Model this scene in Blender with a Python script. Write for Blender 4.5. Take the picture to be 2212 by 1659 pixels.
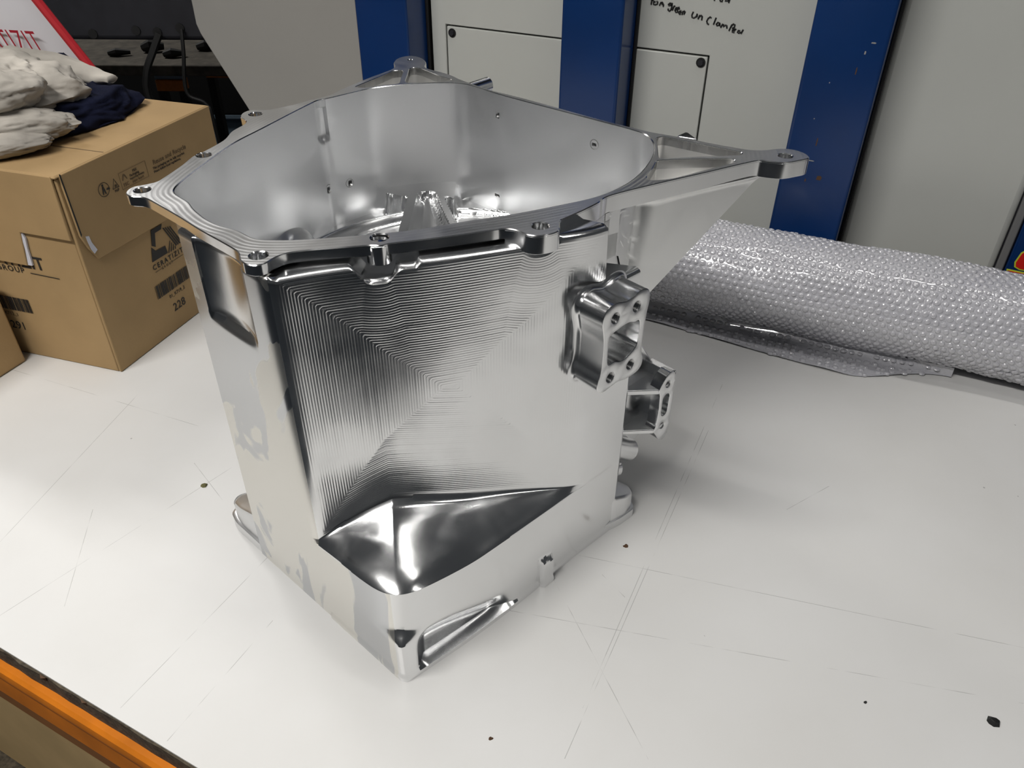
import bpy, bmesh, math, random
from mathutils import Vector, Matrix, noise
from mathutils.geometry import delaunay_2d_cdt
for o in list(bpy.data.objects): bpy.data.objects.remove(o)
S = bpy.context.scene
COL = S.collection
rnd = random.Random(7)
PI = math.pi

# ------------------------------------------------------------------ camera, light, exposure
cam_d = bpy.data.cameras.new('camera'); cam = bpy.data.objects.new('camera', cam_d); COL.objects.link(cam)
cam_d.sensor_width = 36; cam_d.sensor_fit = 'HORIZONTAL'; cam_d.lens = 1720/2212*36
cam_d.clip_start = .01
cam.matrix_world = Matrix(((0.999974, -0.007242, 0, 0), (0.004280, 0.591003, -0.806658, 0), (0.005841, 0.806637, 0.591018, 0.6), (0, 0, 0, 1)))
S.camera = cam
w = bpy.data.worlds.new('world'); S.world = w; w.use_nodes = True
w.node_tree.nodes['Background'].inputs[0].default_value = (.9, .95, 1, 1)
w.node_tree.nodes['Background'].inputs[1].default_value = .045
S.view_settings.view_transform = 'Standard'; S.view_settings.look = 'None'
S.view_settings.gamma = 1; S.view_settings.use_curve_mapping = False
S.view_settings.exposure = 0.0
S.cycles.max_bounces = 6; S.cycles.diffuse_bounces = 2; S.cycles.glossy_bounces = 5; S.cycles.transmission_bounces = 2
S.cycles.caustics_reflective = False; S.cycles.caustics_refractive = False; S.cycles.blur_glossy = .5; S.cycles.adaptive_threshold = .015
# ceiling tube lights: (x, y, z, rotation, length, strength, width)
LAMPS = [(-.92, -.14, 1.82, -26, 1.3, 64, .14), (.15, .85, 2.25, -26, 1.8, 40, .028), (-1.9, 2.7, 2.2, -26, 1.5, 40, .14), (1.9, -.5, 2.2, -26, 1.5, 5.5, .14)]  # last entry: unseen fill lamp added to lift the right panels and shadow

# ------------------------------------------------------------------ measured outlines (metres, in the place)
OUTER=[(-0.2794, 0.6072), (-0.2819, 0.5994), (-0.2895, 0.5933), (-0.2953, 0.5899), (-0.2977, 0.584), (-0.2971, 0.5776), (-0.2929, 0.572), (-0.2878, 0.5705), (-0.2826, 0.5698), (-0.276, 0.566), (-0.2648, 0.5561), (-0.242, 0.5351), (-0.2201, 0.5138), (-0.2, 0.4958), (-0.1884, 0.4852), (-0.1839, 0.4804), (-0.1811, 0.4749), (-0.1791, 0.469), (-0.1753, 0.4643), (-0.1708, 0.4618), (-0.1662, 0.4613), (-0.1615, 0.4643), (-0.1578, 0.4714), (-0.1536, 0.4769), (-0.1487, 0.48), (-0.1409, 0.4825), (-0.1329, 0.4845), (-0.1112, 0.4887), (-0.0975, 0.4914), (-0.093, 0.4911), (-0.0889, 0.4915), (-0.0858, 0.4937), (-0.078, 0.4961), (-0.0662, 0.4993), (-0.0522, 0.5036), (-0.0317, 0.5103), (-0.0143, 0.5162), (-0.0073, 0.5188), (-0.0002, 0.518), (0.0055, 0.5141), (0.0103, 0.5094), (0.0173, 0.5079), (0.0244, 0.5099), (0.0301, 0.5137), (0.0328, 0.5186), (0.0342, 0.5337), (0.0369, 0.5364), (0.0525, 0.5523), (0.064, 0.5653), (0.0751, 0.5799), (0.1141, 0.6038), (0.158, 0.6285), (0.1948, 0.6497), (0.2083, 0.6558), (0.2164, 0.6533), (0.2244, 0.6513), (0.232, 0.652), (0.2394, 0.6553), (0.2511, 0.6615), (0.2527, 0.6681), (0.2506, 0.6746), (0.2453, 0.6813), (0.2381, 0.6841), (0.2299, 0.6837), (0.2177, 0.6803), (0.2052, 0.681), (0.1964, 0.6849), (0.1761, 0.696), (0.1576, 0.7076), (0.1386, 0.7181), (0.1293, 0.7229), (0.1238, 0.7267), (0.1111, 0.7363), (0.0938, 0.7501), (0.0671, 0.7732), (0.0432, 0.7945), (0.0093, 0.825), (-0.022, 0.8502), (-0.0406, 0.8696), (-0.0591, 0.8917), (-0.0671, 0.904), (-0.0791, 0.9172), (-0.0996, 0.936), (-0.1011, 0.9546), (-0.1038, 0.9677), (-0.1086, 0.9783), (-0.1158, 0.9856), (-0.1232, 0.9881), (-0.13, 0.9852), (-0.1359, 0.9775), (-0.1386, 0.9667), (-0.1384, 0.9536), (-0.1358, 0.935), (-0.1469, 0.913), (-0.1557, 0.8987), (-0.1661, 0.8791), (-0.1793, 0.8531), (-0.1888, 0.8306), (-0.2026, 0.8165), (-0.2229, 0.7944), (-0.2384, 0.7823), (-0.2473, 0.7811), (-0.2545, 0.7809), (-0.2586, 0.7779), (-0.2614, 0.7702), (-0.2605, 0.7608), (-0.2566, 0.7553), (-0.2524, 0.7498), (-0.2507, 0.7445), (-0.251, 0.7372), (-0.2566, 0.7181), (-0.2574, 0.6939), (-0.2678, 0.6619), (-0.2715, 0.6548), (-0.274, 0.6334)]
INNER=[(-0.2577, 0.6319), (-0.2611, 0.6102), (-0.2632, 0.5913), (-0.2619, 0.5814), (-0.2585, 0.5758), (-0.2499, 0.5672), (-0.2432, 0.5603), (-0.2363, 0.5491), (-0.2282, 0.539), (-0.219, 0.5291), (-0.2073, 0.5202), (-0.1971, 0.5156), (-0.1898, 0.5103), (-0.179, 0.5006), (-0.1739, 0.4987), (-0.1702, 0.4983), (-0.153, 0.4986), (-0.1363, 0.501), (-0.114, 0.5053), (-0.0971, 0.5089), (-0.068, 0.5168), (-0.0398, 0.529), (-0.0039, 0.5425), (0.0335, 0.5602), (0.065, 0.5779), (0.0897, 0.6034), (0.1063, 0.6318), (0.1182, 0.6627), (0.1235, 0.6876), (0.1222, 0.7114), (0.1131, 0.7278), (0.0847, 0.7529), (0.0429, 0.7882), (-0.0113, 0.8346), (-0.0437, 0.8677), (-0.0547, 0.875), (-0.0673, 0.8784), (-0.094, 0.8767), (-0.1229, 0.8688), (-0.1507, 0.8558), (-0.1685, 0.8398), (-0.1904, 0.8188), (-0.1972, 0.8145), (-0.2024, 0.8031), (-0.2135, 0.7751), (-0.2308, 0.7289), (-0.2471, 0.6854)]
TU=[(0.1279, 0.7101), (0.1355, 0.7139), (0.1674, 0.6935), (0.1967, 0.6754), (0.1973, 0.6714), (0.1949, 0.6678), (0.1779, 0.6657), (0.1506, 0.6625), (0.1255, 0.6577), (0.1235, 0.6611), (0.1263, 0.6857)]
TL=[(0.1211, 0.6542), (0.129, 0.6552), (0.1529, 0.6578), (0.1814, 0.6601), (0.1871, 0.6574), (0.1871, 0.6532), (0.1843, 0.6499), (0.1802, 0.6473), (0.1558, 0.632), (0.1304, 0.6157), (0.1202, 0.6117), (0.1119, 0.6105), (0.1062, 0.6118), (0.1079, 0.6186), (0.1134, 0.6316), (0.1183, 0.6461)]
KL=[(-0.1482, 0.8977), (-0.1357, 0.9236), (-0.1261, 0.9268), (-0.1237, 0.9183), (-0.1237, 0.8983), (-0.1227, 0.8775), (-0.1246, 0.8728), (-0.1403, 0.8662), (-0.1567, 0.8577), (-0.1662, 0.8581), (-0.1677, 0.8611), (-0.1642, 0.8677)]
KR=[(-0.1181, 0.934), (-0.1122, 0.9381), (-0.1055, 0.9336), (-0.0845, 0.907), (-0.0681, 0.8911), (-0.0669, 0.8869), (-0.0694, 0.8832), (-0.0941, 0.8782), (-0.1089, 0.8763), (-0.1155, 0.8772), (-0.1171, 0.8835), (-0.1172, 0.9029)]
HOLES={'L': (-0.2864, 0.5829), 'F': (-0.1686, 0.4752), 'M': (-0.0923, 0.5034), 'R': (0.0193, 0.5238), 'T': (0.2327, 0.6666), 'K': (-0.1217, 0.9703), 'B': (-0.2479, 0.768), 'N': (-0.2628, 0.6586)}
STROKES=[[(-0.355, 0.378), (-0.3496, 0.3757)], [(-0.3524, 0.3762), (-0.3528, 0.3705)], [(-0.3471, 0.3749), (-0.3498, 0.3736), (-0.3495, 0.3712), (-0.3467, 0.3707), (-0.3437, 0.3721), (-0.3436, 0.3745), (-0.3456, 0.3754)], [(-0.3407, 0.3702), (-0.3389, 0.3746), (-0.3377, 0.375), (-0.3369, 0.3716), (-0.3364, 0.3741)], [(-0.3373, 0.3747), (-0.3349, 0.3714), (-0.3353, 0.3693)], [(-0.3228, 0.3742), (-0.326, 0.3746), (-0.3284, 0.3724), (-0.3275, 0.3714), (-0.3245, 0.372), (-0.3225, 0.3746), (-0.3228, 0.3711), (-0.3237, 0.3662), (-0.3255, 0.3643), (-0.3276, 0.3655), (-0.3278, 0.3675)], [(-0.3217, 0.3656), (-0.3203, 0.3699)], [(-0.3211, 0.3681), (-0.3194, 0.3718), (-0.3182, 0.3712)], [(-0.3176, 0.3667), (-0.3151, 0.3683), (-0.3157, 0.37), (-0.3171, 0.3692), (-0.3179, 0.366), (-0.3164, 0.3637), (-0.3138, 0.3646)], [(-0.315, 0.3677), (-0.3117, 0.369), (-0.3127, 0.3706), (-0.3141, 0.3698), (-0.3149, 0.367), (-0.3134, 0.3647), (-0.3114, 0.3641)], [(-0.3121, 0.363), (-0.3088, 0.3647), (-0.3094, 0.3664), (-0.3112, 0.3656), (-0.3121, 0.363), (-0.3107, 0.3618), (-0.3092, 0.3623)], [(-0.3072, 0.3614), (-0.3063, 0.3664), (-0.3062, 0.3653), (-0.3044, 0.3665), (-0.3033, 0.3656), (-0.3046, 0.362)], [(-0.2918, 0.3666), (-0.2933, 0.3623), (-0.2927, 0.3596), (-0.2903, 0.3588), (-0.2871, 0.3608), (-0.2861, 0.3647)], [(-0.2861, 0.3644), (-0.2859, 0.3606)], [(-0.284, 0.358), (-0.2821, 0.3634)], [(-0.2829, 0.3609), (-0.2802, 0.3632), (-0.2787, 0.362), (-0.2788, 0.3572)], [(-0.2659, 0.3611), (-0.2676, 0.3623), (-0.2702, 0.36), (-0.2716, 0.3564), (-0.2704, 0.3537), (-0.268, 0.3526)], [(-0.2593, 0.3621), (-0.2616, 0.3532)], [(-0.2533, 0.3554), (-0.2561, 0.3565), (-0.258, 0.3539), (-0.2569, 0.3523), (-0.2541, 0.3532), (-0.2529, 0.3554), (-0.2528, 0.3523)], [(-0.2513, 0.3502), (-0.2491, 0.3551), (-0.2479, 0.3545), (-0.2478, 0.3518), (-0.2449, 0.3541), (-0.2433, 0.3536), (-0.2426, 0.3502)], [(-0.2393, 0.3474), (-0.2365, 0.3556)], [(-0.237, 0.3542), (-0.2345, 0.3565), (-0.2325, 0.3557), (-0.2327, 0.3526), (-0.2357, 0.3509)], [(-0.2352, 0.3478), (-0.232, 0.3485), (-0.2301, 0.3504), (-0.2324, 0.3509), (-0.2347, 0.3489), (-0.2346, 0.3465), (-0.2316, 0.3461)], [(-0.2243, 0.3489), (-0.2269, 0.349), (-0.2276, 0.3468), (-0.2256, 0.3457), (-0.2232, 0.3473)], [(-0.2203, 0.3507), (-0.2225, 0.3453)], [(-0.2645, 0.3884), (-0.2652, 0.383)], [(-0.2574, 0.383), (-0.2544, 0.3829), (-0.2541, 0.3853), (-0.2572, 0.3864), (-0.2575, 0.3837)], [(-0.2497, 0.3857), (-0.2505, 0.3839), (-0.2473, 0.3842), (-0.2461, 0.3863)], [(-0.2445, 0.3875), (-0.2454, 0.382)]]
BHW=[(-0.1982, 0.8121, 0.2628), (-0.1789, 0.8299, 0.2625), (-0.0171, 0.8406, 0.3341), (0.078, 0.7585, 0.3322), (-0.0175, 0.841, 0.2446)]
STOPB=[(0.1519, 0.7361), (0.1615, 0.7466), (0.1643, 0.7454), (0.1694, 0.7277)]

# ------------------------------------------------------------------ materials
def new_mat(name):
    m = bpy.data.materials.new(name); m.use_nodes = True
    nt = m.node_tree; b = nt.nodes['Principled BSDF']
    return m, nt, b
def N(nt, typ, **kw):
    n = nt.nodes.new(typ)
    for k, v in kw.items():
        if k in n.inputs: n.inputs[k].default_value = v
        else: setattr(n, k, v)
    return n
def simple(name, col, rough=.5, metal=0, spec=.5, nscale=0, namp=0, bump=0, bscale=200, emit=0, coat=0):
    m, nt, b = new_mat(name)
    b.inputs['Base Color'].default_value = (*col, 1); b.inputs['Roughness'].default_value = rough
    b.inputs['Metallic'].default_value = metal; b.inputs['Specular IOR Level'].default_value = spec
    b.inputs['Coat Weight'].default_value = coat; b.inputs['Coat Roughness'].default_value = .08
    if emit:
        b.inputs['Emission Color'].default_value = (*col, 1); b.inputs['Emission Strength'].default_value = emit
    tc = N(nt, 'ShaderNodeTexCoord')
    if nscale:
        n = N(nt, 'ShaderNodeTexNoise', Scale=nscale, Detail=6.0); nt.links.new(tc.outputs['Object'], n.inputs['Vector'])
        mr = N(nt, 'ShaderNodeMapRange'); mr.inputs['From Min'].default_value = .3; mr.inputs['From Max'].default_value = .7
        mr.inputs['To Min'].default_value = 1-namp; mr.inputs['To Max'].default_value = 1+namp
        nt.links.new(n.outputs['Fac'], mr.inputs['Value'])
        mx = N(nt, 'ShaderNodeMix', data_type='RGBA', blend_type='MULTIPLY'); mx.inputs[0].default_value = 1
        mx.inputs[6].default_value = (*col, 1); nt.links.new(mr.outputs[0], mx.inputs[7]); nt.links.new(mx.outputs[2], b.inputs['Base Color'])
    if bump:
        n2 = N(nt, 'ShaderNodeTexNoise', Scale=bscale, Detail=4.0); nt.links.new(tc.outputs['Object'], n2.inputs['Vector'])
        bp = N(nt, 'ShaderNodeBump', Strength=bump, Distance=.002); nt.links.new(n2.outputs['Fac'], bp.inputs['Height']); nt.links.new(bp.outputs[0], b.inputs['Normal'])
    return m
ALU = (.80, .805, .81)
def metal(name, rough=.25, col=ALU, path=0, pitch=.0018, stretch=None, streak=0, stain=0, grain=0, aniso=0, rvar=.06):
    """milled aluminium: tool-path grooves follow the 'path' attribute (metres from the cut's border)"""
    m, nt, b = new_mat(name)
    b.inputs['Metallic'].default_value = 1; b.inputs['Base Color'].default_value = (*col, 1)
    b.inputs['Roughness'].default_value = rough
    tc = N(nt, 'ShaderNodeTexCoord'); L = nt.links.new
    h = None
    def add(x, y):
        a = N(nt, 'ShaderNodeMath', operation='ADD'); L(x, a.inputs[0]); L(y, a.inputs[1]); return a.outputs[0]
    def mul(x, v):
        a = N(nt, 'ShaderNodeMath', operation='MULTIPLY'); L(x, a.inputs[0])
        if isinstance(v, float): a.inputs[1].default_value = v
        else: L(v, a.inputs[1])
        return a.outputs[0]
    if path:
        at = N(nt, 'ShaderNodeAttribute', attribute_name='path')
        s = N(nt, 'ShaderNodeMath', operation='SINE'); L(mul(at.outputs['Fac'], 2*PI/pitch), s.inputs[0])
        n0 = N(nt, 'ShaderNodeTexNoise', Scale=14.0, Detail=2.0); L(tc.outputs['Object'], n0.inputs['Vector'])
        mr0 = N(nt, 'ShaderNodeMapRange'); mr0.inputs['From Min'].default_value = .38; mr0.inputs['From Max'].default_value = .62; mr0.inputs['To Min'].default_value = .25
        L(n0.outputs['Fac'], mr0.inputs['Value'])
        h = mul(mul(s.outputs[0], mr0.outputs[0]), float(path))
        # irregular step-overs: one-dimensional noise on the path distance
        n1 = N(nt, 'ShaderNodeTexNoise', noise_dimensions='1D', Scale=260.0, Detail=3.0); L(at.outputs['Fac'], n1.inputs['W'])
        h = add(h, mul(n1.outputs['Fac'], float(path)*1.6))
    if streak:
        mp = N(nt, 'ShaderNodeMapping'); mp.inputs['Scale'].default_value = stretch or (400, 400, 6); L(tc.outputs['Object'], mp.inputs['Vector'])
        n1 = N(nt, 'ShaderNodeTexNoise', Scale=1.0, Detail=3.0); L(mp.outputs[0], n1.inputs['Vector'])
        x = mul(n1.outputs['Fac'], float(streak)); h = add(h, x) if h else x
    if grain:
        n1 = N(nt, 'ShaderNodeTexNoise', Scale=900.0, Detail=2.0); L(tc.outputs['Object'], n1.inputs['Vector'])
        x = mul(n1.outputs['Fac'], float(grain)); h = add(h, x) if h else x
    if h:
        bp = N(nt, 'ShaderNodeBump', Strength=1.0, Distance=.001); L(h, bp.inputs['Height']); L(bp.outputs[0], b.inputs['Normal'])
    n2 = N(nt, 'ShaderNodeTexNoise', Scale=22.0, Detail=5.0, Distortion=.6); L(tc.outputs['Object'], n2.inputs['Vector'])
    mr = N(nt, 'ShaderNodeMapRange'); mr.inputs['From Min'].default_value = .35; mr.inputs['From Max'].default_value = .65
    mr.inputs['To Min'].default_value = rough-rvar; mr.inputs['To Max'].default_value = rough+rvar
    L(n2.outputs['Fac'], mr.inputs['Value']); L(mr.outputs[0], b.inputs['Roughness'])
    if stain:   # dried coolant film: dull pale patches with a sharp outline
        mp = N(nt, 'ShaderNodeMapping'); mp.inputs['Scale'].default_value = (1, 1, .45); mp.inputs['Location'].default_value = (.3, .1, .2); L(tc.outputs['Object'], mp.inputs['Vector'])
        n3 = N(nt, 'ShaderNodeTexNoise', Scale=13.0, Detail=3.0, Distortion=1.4); L(mp.outputs[0], n3.inputs['Vector'])
        st = N(nt, 'ShaderNodeMapRange'); st.inputs['From Min'].default_value = .485; st.inputs['From Max'].default_value = .505; L(n3.outputs['Fac'], st.inputs['Value'])
        mx = N(nt, 'ShaderNodeMix', data_type='RGBA'); mx.inputs[6].default_value = (.56, .57, .585, 1); mx.inputs[7].default_value = (.80, .785, .74, 1)
        L(st.outputs[0], mx.inputs[0]); L(mx.outputs[2], b.inputs['Base Color'])
        a = N(nt, 'ShaderNodeMapRange'); a.inputs['To Min'].default_value = rough; a.inputs['To Max'].default_value = rough+.15
        L(st.outputs[0], a.inputs['Value']); L(a.outputs[0], b.inputs['Roughness'])
    if aniso: b.inputs['Anisotropic'].default_value = aniso
    return m
M = {}
# (roughness stays clear of .274, where the denoiser changes its mind about a metal)
M['wall'] = metal('milled_wall', .20, path=.055, pitch=.0021, rvar=.04)
M['flange'] = metal('milled_flange', .34, path=.05, pitch=.0040, rvar=.04)
M['edge'] = metal('polished_edge', .15, rvar=.03)
M['bore'] = metal('bored_wall', .33, col=(.85, .855, .86), streak=.045, stretch=(200, 200, 3), rvar=.03)
M['left'] = metal('filmed_face', .19, stain=1)
M['floor_m'] = metal('pocket_floor', .20, streak=.05, stretch=(60, 60, 60), rvar=.04)
M['web'] = metal('bright_web', .37, col=(.86, .865, .86), streak=.02, stretch=(60, 60, 260), rvar=.04)
M['boss'] = metal('boss_metal', .19, rvar=.04)
M['face'] = metal('faced_boss', .34, rvar=.04)
M['shelf'] = metal('shelf_metal', .16, streak=.03, stretch=(160, 160, 160), rvar=.04)
M['face2'] = metal('milled_foot', .19, streak=.03, stretch=(200, 200, 20), rvar=.04)
M['thread'] = metal('thread_metal', .34, col=(.45, .45, .45), rvar=.03)
M['white'] = simple('machine_white', (.57, .58, .545), .3, nscale=3, namp=.05)
M['shade_chip_grey'] = simple('machine_shade_chip_grey', (.37, .36, .335), .35, nscale=3, namp=.05)  # machine white with the side panel's shade mixed in; serves paint chips too
M['blue'] = simple('machine_blue', (.004, .032, .135), .22, nscale=5, namp=.15)
M['black'] = simple('black_rubber', (.006, .006, .006), .6)
M['ink'] = simple('marker_ink', (.005, .005, .005), .5)
M['darkgrey'] = simple('dark_grey_steel', (.016, .016, .021), .55, nscale=30, namp=.2)
M['greysteel'] = simple('grey_steel', (.2, .2, .2), .5)
M['glass'] = simple('dark_reflection_pane', (.006, .008, .012), .12)
M['orange'] = simple('orange_beam', (.72, .21, .012), .42, nscale=25, namp=.15, bump=.05, bscale=90)
M['chipboard'] = simple('chipboard_edge', (.075, .06, .04), .9, nscale=160, namp=.5, bump=.5, bscale=350)
M['card'] = simple('cardboard', (.40, .268, .130), .78, nscale=14, namp=.07, bump=.06, bscale=260, spec=.25)
M['card2'] = simple('cardboard_plain', (.58, .41, .20), .8, nscale=8, namp=.12, bump=.08, bscale=200, spec=.25)
M['tape'] = simple('brown_tape', (.36, .14, .03), .25, nscale=20, namp=.1)
M['print'] = simple('box_print', (.02, .017, .015), .7)
M['printpale'] = simple('box_print_pale', (.13, .085, .045), .8)
M['paper'] = simple('torn_white_edge', (.62, .62, .68), .8)
M['rag'] = simple('dirty_white_cotton', (.44, .41, .365), .95, nscale=14, namp=.34, bump=.12, bscale=300, spec=.1)
M['navy'] = simple('navy_cotton', (.009, .011, .027), .95, nscale=40, namp=.2, bump=.2, bscale=400, spec=.1)
M['bag'] = simple('white_bag_film', (.68, .68, .72), .4, nscale=6, namp=.06, bump=.25, bscale=16)
M['red'] = simple('red_piping', (.52, .02, .03), .5, bump=.15, bscale=120)
M['darkred'] = simple('red_print', (.35, .012, .03), .5)
M['stickred'] = simple('sticker_red', (.75, .02, .015), .35)
M['stickyel'] = simple('sticker_yellow', (.62, .72, .05), .4)
M['brown'] = simple('chip_brown', (.09, .045, .02), .8)
M['green'] = simple('chip_green', (.14, .13, .05), .7)
M['floor'] = simple('painted_floor', (.028, .034, .042), .5, nscale=2, namp=.2)
M['roomwall'] = simple('room_wall', (.32, .31, .29), .8)
M['ceiling'] = simple('room_ceiling', (.16, .16, .165), .8)
M['shelfdirt'] = simple('dusty_shelf', (.085, .075, .06), .8, nscale=40, namp=.4)
M['tube'] = simple('lamp_tube', (1, .975, .94), .5, emit=1)
M['lampbody'] = simple('lamp_body', (.7, .7, .7), .5)
def bubble_mat():
    m, nt, b = new_mat('bubble_film')
    b.inputs['Base Color'].default_value = (.56, .56, .60, 1); b.inputs['Roughness'].default_value = .15; b.inputs['Coat IOR'].default_value = 1.9
    b.inputs['Specular IOR Level'].default_value = 1.0; b.inputs['Coat Weight'].default_value = 1; b.inputs['Coat Roughness'].default_value = .04
    tc = N(nt, 'ShaderNodeTexCoord')
    n = N(nt, 'ShaderNodeTexNoise', Scale=170.0, Detail=4.0, Distortion=1.0); nt.links.new(tc.outputs['Object'], n.inputs['Vector'])
    bp = N(nt, 'ShaderNodeBump', Strength=.6, Distance=.002); nt.links.new(n.outputs['Fac'], bp.inputs['Height']); nt.links.new(bp.outputs[0], b.inputs['Normal'])
    return m
M['bubble'] = bubble_mat()
M['pocket'] = metal('ear_pocket_metal', .36, col=(.86, .855, .84), streak=.05, stretch=(90, 90, 90), rvar=.04)
M['bluepaint'] = simple('blue_grey_paint', (.22, .30, .38), .5, nscale=6, namp=.3)
SCR = [((-.318,.367),(-.219,.568)),((-.27,.339),(-.215,.454)),((-.51,.546),(-.466,.793)),((.06,.37),(.269,.822)),((.043,.327),(.233,.729)),((-.044,.476),(.425,.377)),((.067,.534),(.453,.431)),((-.41,.468),(-.437,.592)),((.041,.504),(.108,.327)),((-.371,.73),(-.67,.851)),((-.464,.457),(-.311,.658)),((.29,.599),(.346,.635)),((-.355,.665),(-.306,.607)),((.088,.51),(.107,.483))]
def table_mat():
    m, nt, b = new_mat('white_laminate'); L = nt.links.new
    b.inputs['Roughness'].default_value = .38
    tc = N(nt, 'ShaderNodeTexCoord'); P = tc.outputs['Object']
    n = N(nt, 'ShaderNodeTexNoise', Scale=5.0, Detail=6.0); L(P, n.inputs['Vector'])
    mr = N(nt, 'ShaderNodeMapRange'); mr.inputs['From Min'].default_value = .3; mr.inputs['From Max'].default_value = .7; L(n.outputs['Fac'], mr.inputs['Value'])
    mx = N(nt, 'ShaderNodeMix', data_type='RGBA'); mx.inputs[6].default_value = (.74, .735, .715, 1); mx.inputs[7].default_value = (.80, .80, .79, 1); L(mr.outputs[0], mx.inputs[0])
    col = mx.outputs[2]
    # small dark specks
    vo = N(nt, 'ShaderNodeTexVoronoi', Scale=38.0, Randomness=1.0); L(P, vo.inputs['Vector'])
    sp = N(nt, 'ShaderNodeMath', operation='LESS_THAN'); sp.inputs[1].default_value = .0458; L(vo.outputs['Distance'], sp.inputs[0])
    n2 = N(nt, 'ShaderNodeTexNoise', Scale=9.0); L(P, n2.inputs['Vector'])
    g = N(nt, 'ShaderNodeMath', operation='GREATER_THAN'); g.inputs[1].default_value = .6; L(n2.outputs['Fac'], g.inputs[0])
    tot = N(nt, 'ShaderNodeMath', operation='MULTIPLY'); L(sp.outputs[0], tot.inputs[0]); L(g.outputs[0], tot.inputs[1]); tot = tot.outputs[0]
    # long pencil lines and scratches
    n3 = N(nt, 'ShaderNodeTexNoise', Scale=26.0, Detail=2.0); L(P, n3.inputs['Vector'])
    br = N(nt, 'ShaderNodeMapRange'); br.inputs['From Min'].default_value = .40; br.inputs['From Max'].default_value = .55; L(n3.outputs['Fac'], br.inputs['Value'])
    lines = None
    for (p, q) in SCR:
        d = Vector((q[0]-p[0], q[1]-p[1], 0)); ln = d.length; d.normalize(); nn = Vector((-d.y, d.x, 0)); mid = Vector(((p[0]+q[0])/2, (p[1]+q[1])/2, 0))
        def dist(v, lim):
            a = N(nt, 'ShaderNodeVectorMath', operation='DOT_PRODUCT'); L(P, a.inputs[0]); a.inputs[1].default_value = v
            s = N(nt, 'ShaderNodeMath', operation='COMPARE'); L(a.outputs['Value'], s.inputs[0]); s.inputs[1].default_value = mid.dot(v); s.inputs[2].default_value = lim
            return s.outputs[0]
        k = N(nt, 'ShaderNodeMath', operation='MULTIPLY'); L(dist(nn, .00028), k.inputs[0]); L(dist(d, ln/2), k.inputs[1])
        if lines is None: lines = k.outputs[0]
        else:
            a = N(nt, 'ShaderNodeMath', operation='MAXIMUM'); L(lines, a.inputs[0]); L(k.outputs[0], a.inputs[1]); lines = a.outputs[0]
    lb = N(nt, 'ShaderNodeMath', operation='MULTIPLY'); L(lines, lb.inputs[0]); L(br.outputs[0], lb.inputs[1])
    lh = N(nt, 'ShaderNodeMath', operation='MULTIPLY'); L(lb.outputs[0], lh.inputs[0]); lh.inputs[1].default_value = .45
    th = N(nt, 'ShaderNodeMath', operation='MULTIPLY'); L(tot, th.inputs[0]); th.inputs[1].default_value = .5
    mxm = N(nt, 'ShaderNodeMath', operation='MAXIMUM'); L(lh.outputs[0], mxm.inputs[0]); L(th.outputs[0], mxm.inputs[1])
    m2 = N(nt, 'ShaderNodeMix', data_type='RGBA'); L(mxm.outputs[0], m2.inputs[0]); L(col, m2.inputs[6]); m2.inputs[7].default_value = (.16, .155, .15, 1)
    L(m2.outputs[2], b.inputs['Base Color'])
    return m
M['table'] = table_mat()

# ------------------------------------------------------------------ helpers
def link(o, parent=None):
    COL.objects.link(o)
    if parent:
        o.parent = parent; o.location = -parent.matrix_world.translation if parent.type == 'EMPTY' else Vector((0, 0, 0))
    return o
def thing(name, label, cat, loc, group=None):
    o = bpy.data.objects.new(name, None); o.empty_display_size = .05; o.location = loc; COL.objects.link(o)
    o.matrix_world = Matrix.Translation(loc)
    o['label'] = label; o['category'] = cat
    if group: o['group'] = group
    return o
def tag(o, label, cat, group=None):
    o['label'] = label; o['category'] = cat
    if group: o['group'] = group
    return o
def mk(name, verts, faces, mat, parent=None, smooth=30, attr=None, kind=None, label=None):
    me = bpy.data.meshes.new(name); me.from_pydata([tuple(v) for v in verts], [], faces)
    me.materials.append(M[mat] if isinstance(mat, str) else mat)
    if attr:
        a = me.attributes.new('path', 'FLOAT', 'POINT'); a.data.foreach_set('value', attr)
    if smooth:
        me.polygons.foreach_set('use_smooth', [True]*len(me.polygons))
        me.set_sharp_from_angle(angle=math.radians(smooth))
    me.update()
    o = bpy.data.objects.new(name, me); link(o, parent)
    if kind: o['kind'] = kind
    if label: o['label'] = label
    return o
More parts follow.
